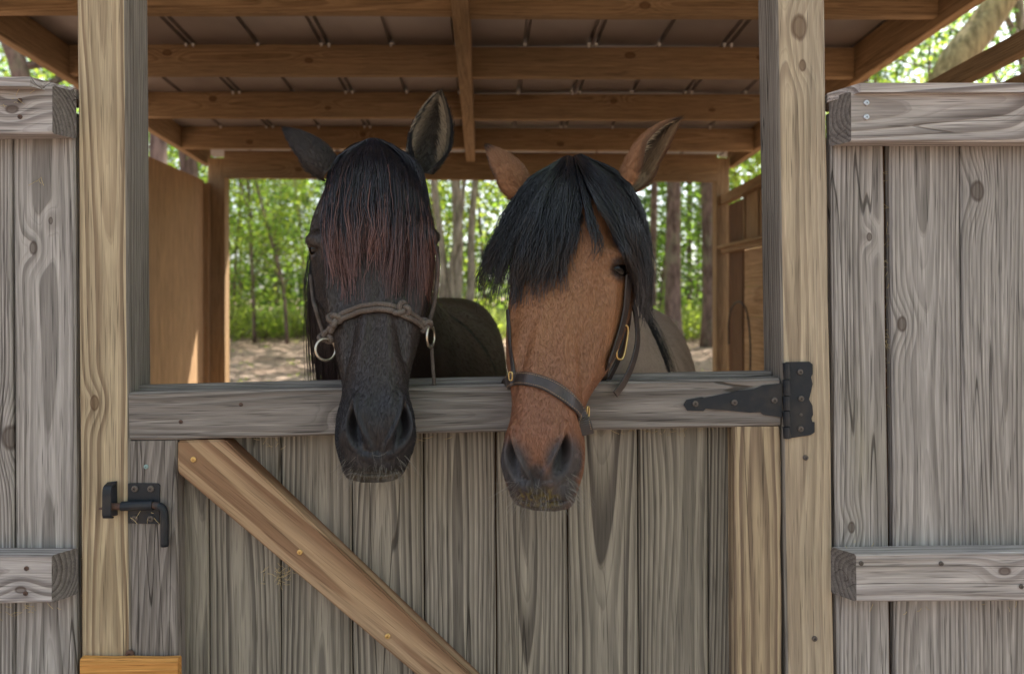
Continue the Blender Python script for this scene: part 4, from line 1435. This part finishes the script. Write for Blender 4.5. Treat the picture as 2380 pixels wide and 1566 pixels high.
# grey skin round nostrils and lips
def spot(u, v, r0, r1):
    p, n = hit(sc.bvh, u, v)
    d = np.linalg.norm((V - np.array(p)) * np.array([1, .6, .85]), axis=1)
    return 1 - sm(d, r0, r1)
gs_ = np.maximum.reduce([spot(1190, 1075, .022, .046), spot(1310, 1070, .022, .046), spot(1245, 1120, .018, .036), spot(1225, 1150, .03, .05), spot(1295, 1150, .03, .05)])
gs_ = np.maximum(gs_, 1 - sm(TT, 1.6, 2.6)) * (TT < 7)
gs_ = np.clip(gs_ * (1 + .2 * n2), 0, 1)
kb = gs_[:, None]
tcol = tcol * (1 - kb) + np.array([.052, .047, .048]) * kb
mid = (np.maximum(spot(1243, 1110, .008, .024), spot(1250, 1135, .010, .024)) * .7)[:, None]
tcol = tcol * (1 - mid) + np.array([.018, .016, .016]) * mid
food = spot(1270, 1165, .008, .030) * (pn(V, 260, 2) > -.1) * .85
food = np.maximum(food, spot(1225, 1160, .008, .026) * (pn(V, 260, 3) > .05) * .8)[:, None]
tcol = tcol * (1 - food) + np.array([.15, .118, .032]) * food
body = sm(TT, 15.2, 17)[:, None]
tcol = tcol * (1 - body) + (np.array([.45, .375, .31]) * (1 + .15 * n1)[:, None]) * body
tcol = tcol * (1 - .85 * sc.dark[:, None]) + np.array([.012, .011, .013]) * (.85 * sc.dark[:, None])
eyer = (spot(1440, 625, .014, .025) * .9)[:, None]
tcol = tcol * (1 - eyer) + np.array([.018, .014, .013]) * eyer
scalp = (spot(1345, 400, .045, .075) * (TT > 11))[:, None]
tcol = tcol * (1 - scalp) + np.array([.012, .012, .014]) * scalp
bn_o, bn_i, bn_r = (.29, .145, .074), (.40, .29, .19), (.13, .065, .035)
e3b, e3t = at(1458, 428, 1.430), at(1579, 276, 1.42)
e4b, e4t = at(1215, 455, 1.435), at(1126, 334, 1.46)
ears = [ear(e3b, e3t, (.70, -.55, -.45), .050, (.014, 0, .004), bn_o, bn_i, bn_r),
        ear(e4b, e4t, (-.65, .72, -.2), .040, (.006, 0, -.008), bn_o, bn_i, (.06, .04, .035))]
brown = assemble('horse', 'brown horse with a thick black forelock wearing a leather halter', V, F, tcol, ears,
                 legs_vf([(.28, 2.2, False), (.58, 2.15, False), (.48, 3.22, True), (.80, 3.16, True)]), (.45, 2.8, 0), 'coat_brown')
bvB = bvh_of(V, F)
eyem = np.maximum(sc.dark, spot2(bvB, V, 1440, 625, .017, .022))
fur(V, F, TT, tcol, eyem, brown, 42000, 1.6, 15, .0062, .00023, .11)
fur(V, F, TT, tcol, sc.dark, brown, 9000, 15, 24, .012, .0005, .15, (.1, .3, -1))
for (ev, ef, ec), (eb, et) in zip(ears, ((e3b, e3t), (e4b, e4t))):
    fur(ev, ef, np.full(len(ev), 10.), ec, np.zeros(len(ev)), brown, 2600, 1, 15, .0085, .00032, .3, np.array((et - eb).normalized()))
p, n = hit(bvB, 1440, 625)
eyeball(p - n * .0110, .0215, brown)
p, n = hit(bvB, 1172, 636)
if p is not None and p.y < 1.6:
    eyeball(p - n * .0145, .0165, brown)
earfur(e3b, e3t, (.70, -.55, -.45), .050, brown, 900, (.46, .35, .23), (.25, .9))
forelock([([[(1308, 366), (1222, 425), (1165, 525), (1130, 590), (1110, 635)],
            [(1312, 364), (1238, 425), (1188, 530), (1155, 605), (1140, 665)],
            [(1316, 363), (1258, 430), (1215, 535), (1192, 610), (1178, 680)],
            [(1320, 362), (1282, 430), (1250, 525), (1228, 600), (1208, 660)],
            [(1322, 362), (1305, 440), (1285, 530), (1265, 605), (1248, 665)],
            [(1326, 363), (1325, 440), (1318, 520), (1308, 585), (1298, 640)],
            [(1330, 365), (1344, 430), (1348, 490), (1345, 540), (1338, 600)]], 3500, 110, (.72, 1.12)),
          ([[(1308, 366), (1220, 425), (1155, 525), (1115, 610), (1098, 690)], [(1316, 363), (1255, 430), (1205, 540), (1180, 640), (1165, 740)], [(1322, 362), (1300, 440), (1270, 550), (1250, 640), (1225, 710)], [(1330, 365), (1344, 430), (1345, 520), (1335, 600), (1320, 660)]], 360, 60, (.7, 1.05)),
          ([[(1335, 363), (1374, 440), (1416, 520), (1456, 595), (1476, 665)],
            [(1340, 361), (1402, 430), (1444, 510), (1474, 600), (1488, 705)],
            [(1345, 359), (1426, 420), (1472, 500), (1497, 600), (1502, 735)],
            [(1350, 358), (1440, 405), (1490, 490), (1508, 590), (1513, 700)]], 2000, 46, (.80, 1.08)),
          ([[(1335, 366), (1352, 440), (1368, 520), (1385, 570), (1372, 620)],
            [(1335, 366), (1360, 440), (1385, 520), (1400, 560), (1392, 600)]], 70, 5, (.85, 1.0))],
         bvB, brown, thick=.034, col_root=(.0075, .0088, .0120), col_tip=(.030, .021, .019), tip_from=.6, wave=7)
mg = []
for q in range(4):
    mg.append([(.40 + .01 * q, 2.2, 1.50), (.425 + .012 * q, 2.15, 1.44), (.455 + .014 * q, 2.10, 1.36), (.475 + .016 * q, 2.06, 1.26), (.49 + .016 * q, 2.03, 1.15)])
loose3d('mane', mg, 420, brown, (.010, .011, .013), (.014, .013, .014))
whiskers([(1255, 1165, 65, 16, 80, .026, 0), (1195, 1140, 20, 25, 46, .045, -.8), (1325, 1130, 14, 30, 46, .04, .7), (1250, 1130, 30, 20, 12, .04, 0)], bvB, brown)

# ================================================================== halters
def onpath(bvh, uvs, n, off, depth=None):
    """points lying on the animal along a path; a third value is an explicit distance where it hangs free"""
    pts, nor = [], []
    last = None
    for q in uvs:
        if len(q) == 3:
            pts.append(np.array(at(*q)))
            nor.append(np.array([0, -1., 0]) if last is None else last)
            continue
        p, nn = hit(bvh, q[0], q[1])
        if p is None or p.y > 1.62:
            d = pts[-1][1] if pts else 1.35
            pts.append(np.array(at(q[0], q[1], d)))
            nor.append(np.array([0, -1., 0]))
        else:
            pts.append(np.array(p) + np.array(nn) * off)
            nor.append(np.array(nn))
            last = nor[-1]
    return catmull(pts, n), catmull(nor, n)
rh = empty('rope_halter', at(870, 740, 1.28), 'brown rope halter with knots on the dark horse', 'halter')
def rope(bvh, uvs, r, n=40, off=.006, name='rope', ns=8):
    P_, N_ = onpath(bvh, uvs, n, off)
    V, F = tube_vf(P_, r, ns)
    return solid(name, V, F, M['rope'], rh, smooth=True)
fine = [(775, 760), (785, 742), (800, 730), (820, 721), (840, 715), (860, 711), (880, 709), (900, 711), (920, 716), (940, 724), (960, 735), (975, 745), (992, 755)]
rope(bvD, fine, .0052, 60, .0055, 'noseband')
rope(bvD, [(u, v + 12) for (u, v) in fine], .0052, 60, .0055, 'noseband')
rope(bvD, [(760, 785), (768, 772), (778, 757)], .0052, 14, .007, 'noseband')
def knot(uv, s, rot, name='knot', r=.0050):
    p, nn = hit(bvD, *uv)
    if p is None or p.y > 1.55:
        p, nn = at(uv[0], uv[1], 1.335), Vector((0, -1, 0))
    p = p + nn * .009
    x = nn.orthogonal().normalized()
    y = nn.cross(x)
    c_, s_ = math.cos(rot), math.sin(rot)
    x, y = x * c_ + y * s_, y * c_ - x * s_
    pts = []
    for k in range(48):
        t = 2 * math.pi * k / 47
        a, b, c2 = math.sin(t) + 2 * math.sin(2 * t), math.cos(t) - 2 * math.cos(2 * t), -math.sin(3 * t)
        pts.append(p + x * a * s * .8 + y * b * s + nn * c2 * s * 1.1)
    V, F = tube_vf(pts, r, 8, caps=False)
    return solid(name, V, F, M['rope'], rh, smooth=True)
knot((786, 744), .0048, .3)
knot((934, 722), .0050, 1.2)
knot((990, 755), .0040, 2.0)
knot((762, 782), .0046, .9)
rope(bvD, [(752, 775), (742, 745), (733, 715), (727, 690, 1.42), (722, 640, 1.45)], .0040, 30, .006, 'cheek_rope')
rope(bvD, [(996, 752), (1006, 720), (1012, 690), (1016, 650), (1018, 610), (1016, 575, 1.43)], .0040, 30, .006, 'cheek_rope')
def ring(cp, r, ax, wire, mat, parent, sq=1.0):
    ax = Vector(ax).normalized()
    x = ax.orthogonal().normalized()
    y = ax.cross(x)
    pts = [Vector(cp) + x * math.cos(t) * r + y * math.sin(t) * r * sq for t in np.linspace(0, 2 * math.pi, 33)]
    V, F = tube_vf(pts, wire, 8, caps=False)
    return solid('ring', V, F, mat, parent, smooth=True)
ring(at(757, 812, 1.315), .0195, (.55, -.75, .1), .0027, M['steel'], rh)
ring(at(1001, 782, 1.33), .0195, (.95, -.28, .0), .0027, M['steel'], rh)
rope(bvD, [(1003, 800, 1.335), (1006, 850, 1.34), (1010, 900, 1.345)], .0035, 12, .006, 'throat_rope')

lh = empty('leather_halter', at(1270, 880, 1.22), 'dark leather halter with brass buckle on the brown horse', 'halter')
def strap_on(uvs, wid, n, off, name, th=.0035, flat=None):
    P_, N_ = onpath(bvB, uvs, n, off)
    wv = []
    for i in range(n):
        t = P_[min(i + 1, n - 1)] - P_[max(i - 1, 0)]
        wv.append(Vector(np.cross(N_[i] if flat is None else np.array(flat), t)))
    V, F = strip([Vector(p) for p in P_], wv, wid, th)
    return solid(name, V, F, M['leather'], lh, smooth=False), P_, N_, wv
nb_path = [(1178, 893), (1186, 886), (1200, 882), (1225, 882), (1250, 888), (1275, 897), (1300, 911), (1325, 931), (1345, 955), (1358, 985), (1364, 1010)]
nbd, P_, N_, wv = strap_on(nb_path, .0245, 60, .0035, 'noseband', .0048)
st = []
for row in (-.0088, .0088):
    for i in range(3, 57):
        c0 = Vector(P_[i]) + wv[i].normalized() * row + Vector(N_[i]).normalized() * .0028
        c1 = Vector(P_[i] * .45 + P_[i + 1] * .55) + wv[i].normalized() * row + Vector(N_[i]).normalized() * .0028
        st.append(tube_vf([c0, c1], .0006, 4))
V, F = merge(*st)
solid('stitching', V, F, M['stitch'], nbd)
strap_on([(1374, 965), (1383, 930), (1396, 885), (1410, 840), (1425, 800), (1438, 760), (1447, 720), (1452, 680), (1456, 640)], .020, 40, .006, 'cheek_strap')
strap_on([(1196, 872), (1192, 840), (1187, 800), (1184, 760), (1182, 720)], .009, 18, .002, 'cheek_strap')
strap_on([(1472, 620, 1.40), (1468, 680, 1.385), (1478, 735, 1.37), (1482, 790, 1.35), (1472, 840, 1.335), (1452, 885, 1.325), (1430, 916, 1.315)], .0165, 36, .004, 'strap_end', flat=(.75, -.6, .1))
strap_on([(1455, 640, 1.40), (1462, 690, 1.39), (1462, 740, 1.38), (1452, 790, 1.37), (1435, 840, 1.36), (1415, 880, 1.355)], .016, 24, .004, 'throat_strap', flat=(.8, -.5, .1))
def oval(cu, cv, d, hw, hh, tilt, ax, wire, name='buckle'):
    cp = at(cu, cv, d)
    ax = Vector(ax).normalized()
    up = Vector((math.sin(tilt), 0, math.cos(tilt)))
    y = (up - ax * up.dot(ax)).normalized()
    x = ax.cross(y)
    pts = []
    for t in np.linspace(0, 2 * math.pi, 41):
        c_, s_ = math.cos(t), math.sin(t)
        pts.append(cp + x * hw * math.copysign(abs(c_) ** .6, c_) + y * hh * math.copysign(abs(s_) ** .6, s_))
    V, F = tube_vf(pts, wire, 8, caps=False)
    return solid(name, V, F, M['brass'], lh, smooth=True)
oval(1446, 795, 1.335, .011, .032, .28, (.55, -.8, 0), .0026)
oval(1441, 738, 1.345, .008, .020, .10, (.6, -.8, 0), .0030)
oval(1366, 957, 1.250, .004, .009, .15, (.8, -.6, 0), .0020, 'ring')
oval(1187, 874, 1.232, .0035, .007, .0, (-.6, -.8, 0), .0017, 'ring')
oval(1457, 655, 1.375, .005, .020, -.15, (.6, -.8, 0), .0018)

# ================================================================== the wood behind
def leaf_quads(cen, size, flat=.35):
    """kite-shaped leaves at the given centres"""
    n = len(cen)
    nrm = rng.normal(0, 1, (n, 3))
    nrm[:, 2] = np.abs(nrm[:, 2]) + flat
    nrm /= np.linalg.norm(nrm, axis=1, keepdims=True)
    t = rng.normal(0, 1, (n, 3))
    t -= nrm * np.sum(t * nrm, 1, keepdims=True)
    t /= np.linalg.norm(t, axis=1, keepdims=True)
    b = np.cross(nrm, t)
    s = (size * rng.uniform(.6, 1.3, n))[:, None]
    fold = nrm * s * .12
    V = np.stack([cen - t * s * .5, cen + b * s * .33 - t * s * .05 + fold, cen + t * s * .55, cen - b * s * .33 - t * s * .05 + fold], 1).reshape(-1, 3)
    F = np.arange(n * 4).reshape(n, 4)
    return V, F
def leaf_obj(name, cen, size, mat, parent, origin, flat=.35):
    V, F = leaf_quads(cen, size, flat)
    tone = np.repeat(np.clip(.5 + .35 * pn(cen, 1.3, 1) + rng.normal(0, .2, len(cen)), 0, 1), 4)
    return fast_obj(name, V, F, M[mat], parent, origin=origin, tone=tone)
def clusters(cc, per, spread):
    out = np.repeat(cc, per, 0)
    return out + rng.normal(0, 1, out.shape) * np.array([spread, spread, spread * .55])
def trunk_vf(path, r0, r1, ns=10, wob=.0):
    P_ = catmull(path, 16)
    rr = [r0 + (r1 - r0) * (i / 15) ** .8 + (.35 * r0 * max(0, 1 - i / 2.0) if r0 > .1 else 0) for i in range(16)]
    return tube_vf(P_, rr, ns)
def tree(name, label, path, r0, r1, mat, crown, leafm, lsize, limbs=8, group='trees in the wood', stems=None):
    """path: trunk points from the ground; crown: list of (centre, radii, clusters, per, spread)"""
    b = path[0]
    t = empty(name, b, label, 'tree', group)
    V, F = trunk_vf(path, r0, r1)
    tr = solid('trunk', V, F, M[mat], t, smooth=True)
    for s_ in (stems or []):
        V, F = trunk_vf(s_[0], s_[1], s_[2])
        solid('stem', V, F, M[mat], t, smooth=True)
    cs = []
    lv = []
    P_ = catmull(path, 30)
    for (c0, rad, ncl, per, spr) in crown:
        u = rng.normal(0, 1, (ncl, 3))
        u /= np.linalg.norm(u, axis=1, keepdims=True)
        cc = np.array(c0) + u * (rng.uniform(.25, 1, (ncl, 1)) ** .5) * np.array(rad)
        cc[:, 2] = np.maximum(cc[:, 2], b[2] + .5)
        cs.append(clusters(cc, per, spr))
        for k in range(min(limbs, ncl)):
            e = cc[k]
            cand = P_[P_[:, 2] < e[2] + .2]
            if len(cand) < 3:
                cand = P_[:4]
            s0 = cand[min(len(cand) - 1, int(len(cand) * rng.uniform(.6, .98)))]
            midp = (s0 + e) / 2 + np.array([0, 0, .12 * np.linalg.norm(e - s0)])
            lv.append(tube_vf(catmull([s0, midp, e], 6), [max(.012, r1 * .7) * (1 - .15 * q) for q in range(6)], 5))
    if lv:
        V, F = merge(*lv)
        solid('limbs', V, F, M[mat], t)['kind'] = 'stuff'
    if cs:
        leaf_obj('crown', np.concatenate(cs), lsize, leafm, t, tuple(b))
    return t
def gp(u, d, dx=0):
    x = (u - VPX) * d / FP + dx
    return np.array([x, d, gz(x, d) - .05])
def up(p, dx, dy, h):
    return p + np.array([dx, dy, h])

# saplings seen through the rear opening, left
for (u, d, h, ln, r, lm, lab) in ((592, 19.0, 7.0, -.25, .055, 'leaf_b', 'slender sapling with yellow-green leaves left of the dark horse'),
                                  (668, 18.5, 6.5, -1.0, .05, 'leaf_a', 'leaning sapling beside the dark horse'),
                                  (641, 21.0, 5.0, .1, .04, 'leaf_b', 'short thin sapling between two taller saplings'),
                                  (538, 20.5, 6.5, .4, .05, 'leaf_a', 'sapling half hidden behind the plywood wall'),
                                  (715, 23.0, 7.5, -.6, .07, 'leaf_c', 'dark leafy young tree behind the dark horse')):
    p = gp(u, d)
    path = [p, up(p, ln * .2 + rng.normal(0, .05), 0, h * .25), up(p, ln * .45 + rng.normal(0, .08), 0, h * .5), up(p, ln, .1, h * .78), up(p, ln * 1.2, .1, h)]
    tree('sapling', lab, path, r, .018, 'bark_pine',
         [(up(p, ln * .8, 0, h * .68), (1.5, 1.5, h * .36), 85, 26, .22), (up(p, ln * .4, .3, h * .36), (1.2, 1.2, h * .2), 26, 22, .22)], lm, .085, 9, 'saplings at the edge of the wood')
# many-stemmed pale tree between the heads
p = gp(1062, 15.5)
tree('tree', 'pale many-stemmed tree between the two horse heads',
     [p, up(p, -.02, 0, 1.2), up(p, .02, 0, 2.6), up(p, -.05, .1, 5), up(p, .1, .2, 8)], .17, .08, 'bark_pale',
     [(up(p, 0, 0, 8.2), (3.4, 3.4, 2.6), 170, 26, .36)], 'leaf_a', .13, 8,
     stems=[([up(p, -.05, 0, .1), up(p, -.22, -.1, 1.5), up(p, -.42, -.1, 3.2), up(p, -.8, -.2, 6)], .12, .05),
            ([up(p, .10, 0, .1), up(p, .30, .1, 1.5), up(p, .32, .1, 3.0), up(p, .62, .2, 6)], .13, .06),
            ([up(p, .0, -.1, .6), up(p, -.12, -.2, 1.9), up(p, .12, -.2, 3.2), up(p, .22, -.3, 5.5)], .07, .04),
            ([up(p, -.28, -.3, .0), up(p, -.36, -.3, 1.0), up(p, -.30, -.3, 2.0), up(p, -.5, -.3, 4.5)], .085, .04)])
# pines right of the brown horse
for (u, d, r, dx, lab) in ((1563, 17.0, .21, .05, 'straight pine trunk just right of the brown horse'),
                           (1651, 17.6, .20, -.12, 'straight pine trunk beside the rear right post'),
                           (1515, 20.0, .12, .1, 'thin pine trunk half hidden by the brown horse forelock'),
                           (1602, 27.0, .12, .0, 'far thin pine between two straight pine trunks')):
    p = gp(u, d)
    tree('pine_tree', lab, [p, up(p, dx * .3, 0, 2.5), up(p, dx, 0, 6), up(p, dx * 1.5, 0, 13)], r, r * .6, 'bark_pine',
         [(up(p, dx, 0, 11), (3.4, 3.4, 2.6), 150, 26, .4)], 'leaf_c', .17, 7, 'pine trunks on the right')
# leaning trunk above the right fence, with ivy
a = at(2195, 200, 9.2); b = at(2278, 70, 9.3); c = at(2345, -30, 9.4)
g0 = np.array([a.x - 1.1, 9.0, gz(0, 9) - .05])
tree('tree', 'thick olive-barked trunk leaning above the right fence', [g0, g0 * .5 + np.array(a) * .5, np.array(a), np.array(b), np.array(c), np.array(c) + np.array([1.6, .2, 2.4])], .24, .17, 'bark_olive',
     [(np.array(a) + np.array([-1.6, .8, -.3]), (1.1, .8, 1.3), 75, 26, .16), (np.array(c) + np.array([1.2, .5, 2.2]), (2, 2, 1.6), 60, 24, .25)], 'leaf_b', .085, 0)
a = at(2380, 60, 14.0)
tree('tree', 'grey-green broadleaf tree behind the leaning olive trunk', [gp(2420, 14.0), np.array([a.x + .3, 14.0, 3.2]), np.array([a.x, 14.1, 7.0]), np.array([a.x - .2, 14.1, 10])], .14, .07, 'bark_pale',
     [((a.x - .8, 14.2, 6.8), (3.0, 2.2, 2.6), 110, 24, .28)], 'leaf_c', .11)
# trees left of the shed
a = at(365, 360, 7.5)
tree('tree', 'grey-brown trunk seen over the plywood wall', [np.array([a.x, 7.5, gz(0, 7.5) - .05]), np.array([a.x - .02, 7.5, 1.5]), np.array([a.x + .02, 7.5, 3.4]), np.array([a.x, 7.5, 6.5])], .10, .08, 'bark_pine',
     [((a.x - .3, 7.5, 6.4), (1.8, 1.8, 1.6), 60, 24, .22)], 'leaf_a', .09)
a = at(40, 150, 10.0)
tree('tree', 'crooked trunk behind the latch-side fence top', [np.array([a.x - .3, 10.0, gz(0, 10) - .05]), np.array([a.x + .15, 10, 3.0]), np.array([a.x + .05, 10, 4.6]), np.array([a.x - .5, 10, 6.2]), np.array([a.x - .7, 10.1, 9])], .16, .09, 'bark_pine',
     [((a.x - .3, 10.3, 7.3), (2.2, 2.0, 1.9), 85, 24, .25), ((a.x + 1.3, 11.5, 4.7), (1.5, 1.2, 1.0), 34, 22, .22)], 'leaf_a', .10, stems=[([np.array([a.x + 1.05, 11, .1]), np.array([a.x + 1.1, 11, 3]), np.array([a.x + 1.25, 11, 6.5])], .10, .06)])
# tall oaks whose crowns shade the clearing; trunks mostly behind the horses, posts and walls
for (u, d, lab) in ((800, 13.5, 'tall oak behind the dark horse'), (785, 19.0, 'tall oak behind the dark horse'), (905, 17.0, 'tall oak behind the dark horse'), (960, 22.5, 'tall oak behind the dark horse'), (1880, 18.0, 'tall oak behind the hinge post'), (1965, 15.0, 'tall oak behind the hinge post'), (1395, 13.0, 'tall oak behind the brown horse'), (1835, 12.0, 'tall oak behind the hinge post'), (430, 12.5, 'tall oak behind the plywood wall'), (2700, 9.0, 'tall oak beside the hinge-side shed wall'), (-500, 8.0, 'tall oak beside the plywood shed wall')):
    p = gp(u, d)
    tree('oak_tree', lab, [p, up(p, .1, 0, 3), up(p, -.1, 0, 6), up(p, .1, 0, 11)], .2, .1, 'bark_pine',
         [(up(p, 0, 0, 9.6), (3.8, 3.8, 2.2), 150, 26, .42)], 'leaf_a', .19, 8, 'tall oaks round the shed')
for (x, y, lab) in ((4.7, .9, 'unseen oak added in front of the hinge-side fence for its shade'), (6.6, -3.2, 'unseen oak added well in front of the gate for its shade'), (2.6, -6.5, 'unseen oak added well in front of the gate for its shade')):
    p = np.array([x, y, gz(x, y) - .05])  # out-of-view oak added to shade the ground before the gate
    tree('oak_tree', lab, [p, up(p, .1, 0, 3), up(p, -.1, 0, 6), up(p, .1, 0, 11)], .2, .1, 'bark_pine',
         [(up(p, 0, 0, 9.6), (4.2, 4.2, 2.2), 170, 26, .45)], 'leaf_a', .20, 8, 'tall oaks round the shed')
# further individual trees
labs = {}
k = 0
for (u, d, h, lm) in ((430, 24, 9, 'leaf_b'), (560, 27, 11, 'leaf_a'), (640, 29, 12, 'leaf_b'), (930, 25, 11, 'leaf_b'), (1010, 22, 9, 'leaf_b'), (1130, 25, 11, 'leaf_b'), (1230, 28, 12, 'leaf_a'),
                      (1420, 26, 11, 'leaf_c'), (1530, 24, 10, 'leaf_a'), (1620, 25.5, 12, 'leaf_c'), (1720, 22, 10, 'leaf_a'), (1850, 21, 10, 'leaf_b'), (2010, 17.5, 9, 'leaf_b'), (2150, 20, 11, 'leaf_b'),
                      (300, 18, 9, 'leaf_a'), (120, 17, 10, 'leaf_b'), (-60, 19, 11, 'leaf_a')):
    p = gp(u, d)
    ln = rng.normal(0, .5)
    tree('broadleaf_tree', {'leaf_a': 'green broadleaf tree standing back in the wood', 'leaf_b': 'yellow-green broadleaf tree standing back in the wood', 'leaf_c': 'dark green broadleaf tree standing back in the wood'}[lm],
         [p, up(p, ln * .2, 0, h * .25), up(p, ln * .5, 0, h * .5), up(p, ln * .9, 0, h * .8), up(p, ln, 0, h)], rng.uniform(.05, .09), .025, 'bark_pine',
         [(up(p, ln * .7, 0, h * .62), (2.4, 2.0, h * .36), 105, 24, .32), (up(p, 0, 0, h * .25), (1.7, 1.4, h * .18), 26, 22, .25)], lm, .12, 8, 'broadleaf trees in the wood: ' + lm[-1])
# shrubs at the edge of the clearing
shr = 0
for (u, d, r, lm) in ((545, 19.8, .9, 'leaf_b'), (610, 20.2, .8, 'leaf_a'), (690, 20.0, 1.0, 'leaf_b'), (735, 21, .9, 'leaf_a'), (1005, 18, .9, 'leaf_b'), (1130, 18, .9, 'leaf_b'), (1535, 19.5, .7, 'leaf_a'),
                      (1605, 19.0, .8, 'leaf_b'), (1690, 20, .9, 'leaf_a'), (480, 18, 1.0, 'leaf_b')):
    p = gp(u, d)
    t = empty('shrub', p, {'leaf_a': 'low green shrub at the edge of the clearing', 'leaf_b': 'low yellow-green shrub at the edge of the clearing'}[lm], 'shrub', 'shrubs at the clearing edge: ' + ('green' if lm == 'leaf_a' else 'yellow-green'))
    cc = p + np.abs(rng.normal(0, 1, (46, 3))) * np.array([0, 0, r * .55]) + rng.normal(0, 1, (46, 3)) * np.array([r * .6, r * .5, .08]) + np.array([0, 0, .25])
    lv = [tube_vf(catmull([p, (p + e) / 2 + np.array([0, 0, .1]), e], 5), [.012, .01, .008, .006, .004], 5) for e in cc[:14]]
    V, F = merge(*lv)
    solid('stems', V, F, M['bark_pine'], t)['kind'] = 'stuff'
    leaf_obj('foliage', clusters(cc, 22, .16), .075, lm, t, tuple(p))
# the wood farther off reads as one mass
n = 3900
cc = np.stack([rng.uniform(-34, 36, n), rng.uniform(30, 37, n), rng.uniform(0, 1, n) ** 1.0 * 14 + .8], 1)
keep = pn(cc * np.array([1, .6, 1]), .55, 2) > -.45
cen = clusters(cc[keep], 26, .55)
o = leaf_obj('distant_wood', cen, .26, 'leaf_a', None, (0, 36, 0))
tag(o, 'mass of sunlit leaves deep in the wood', None, None, 'stuff')
n = 1500
cc = np.stack([rng.uniform(-30, 30, n), rng.uniform(23, 34, n), rng.uniform(0, 1, n) ** 1.3 * 8 + .8], 1)
o = leaf_obj('distant_undergrowth', clusters(cc, 26, .5), .22, 'leaf_a', None, (0, 33, 0))
tag(o, 'green undergrowth deep in the wood', None, None, 'stuff')
n = 1000  # unseen leaf bank added to block low sky and shape the front light
cc = np.stack([rng.uniform(-32, 32, n), rng.uniform(-22, -15, n), rng.uniform(0, 1, n) * 11 + .8], 1)
o = leaf_obj('sky_blocking_wood', clusters(cc, 20, .7), .34, 'leaf_c', None, (0, -18, 0))
tag(o, 'added bank of dark leaves blocking low sky in front of the gate', None, None, 'stuff')
n = 1300  # far leaf mass in the darkest green leaf material
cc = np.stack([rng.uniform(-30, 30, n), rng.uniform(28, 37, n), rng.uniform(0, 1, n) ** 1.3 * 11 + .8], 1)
o = leaf_obj('dark_green_wood', clusters(cc, 26, .55), .26, 'leaf_c', None, (0, 33, 0))
tag(o, 'dark green leaves deep in the wood', None, None, 'stuff')
# tall grass along the edge of the wood
n = 15000
gx, gy = rng.uniform(-13, 13, n), 20.3 + np.abs(rng.normal(0, 2.4, n))
hgt = rng.uniform(.3, .95, n)
base_ = np.stack([gx, gy, np.vectorize(gz)(gx, gy)], 1)
ln = rng.normal(0, .18, (n, 2))
tip_ = base_ + np.stack([ln[:, 0], ln[:, 1], hgt], 1)
wd = np.stack([rng.normal(0, .022, n), rng.normal(0, .01, n), np.zeros(n)], 1)
mid_ = (base_ + tip_) / 2 + np.array([0, 0, .05])
V = np.stack([base_ - wd * .5, base_ + wd * .5, mid_ + wd * .5, tip_], 1).reshape(-1, 3)
o = fast_obj('grass', V, np.arange(n * 4).reshape(n, 4), M['grass'], None, (0, 22, 0), tone=np.repeat(rng.uniform(0, 1, n), 4))
tag(o, 'tall pale grass along the edge of the wood', None, None, 'stuff')
# small green weeds and fallen twigs on the dirt
n = 260
gx, gy = rng.uniform(-9, 9, n), rng.uniform(9, 20.5, n)
cc = np.stack([gx, gy, np.vectorize(gz)(gx, gy) + .04], 1)
o = leaf_obj('weeds', clusters(cc, 14, .09), .06, 'leaf_b', None, (0, 14, 0), .8)
tag(o, 'small weeds scattered over the dirt clearing', None, None, 'stuff')
n = 1500
gx, gy = rng.uniform(-8, 8, n), rng.uniform(7, 21, n)
S = []
for q in range(n):
    a_ = rng.uniform(0, 6.28)
    l_ = rng.uniform(.06, .35)
    z_ = gz(gx[q], gy[q]) + .02
    S.append([[gx[q], gy[q], z_], [gx[q] + math.cos(a_) * l_ * .5, gy[q] + math.sin(a_) * l_ * .5, z_ + .015], [gx[q] + math.cos(a_) * l_, gy[q] + math.sin(a_) * l_, z_]])
V, F = strand_vf(np.array(S), np.full((n, 3), .007))
o = fast_obj('litter', V, F, M['bark_pine'], None, (0, 14, 0))
tag(o, 'twigs and litter on the dirt clearing', None, None, 'stuff')
# straw caught on the boards
S = []
for (u, v, d, n_, sp) in ((1500, 1003, GB - .004, 16, 60), (1600, 1000, GB - .004, 8, 30), (990, 1020, GB - .004, 6, 40), (620, 1028, GB - .004, 8, 25), (660, 1335, GB - .004, 34, 22), (350, 1205, LD - .018, 5, 14),
                          (60, 1418, D0 - .006, 16, 40), (92, 424, D0 - .002, 4, 8), (2062, 700, D0 + .012, 22, 4), (2062, 560, D0 + .012, 14, 4), (30, 225, RF - .003, 9, 20), (1640, 990, GB - .006, 3, 20), (183, 1100, D0 + .02, 8, 3), (183, 1350, D0 + .02, 8, 3),
                          (2260, 1412, D0 - .003, 8, 90), (1970, 1275, D0 - .01, 5, 20)):
    for _ in range(n_):
        vs = 110 if sp <= 4 else (6 if sp > 30 else 14)
        p = np.array(at(u + rng.normal(0, sp), v + rng.normal(0, vs), d))
        a_ = rng.normal(0, .9)
        l_ = rng.uniform(.004, .018)
        dr = np.array([math.cos(a_), rng.normal(0, .12), math.sin(a_)])
        S.append([p - dr * l_ / 2, p + np.array([0, -.001, rng.normal(0, .001)]), p + dr * l_ / 2])
V, F = strand_vf(np.array(S), np.full((len(S), 3), .00045))
o = fast_obj('straw', V, F, M['straw'], None, (0, GB, 1))
tag(o, 'wisps of straw caught on the boards', None, None, 'stuff')
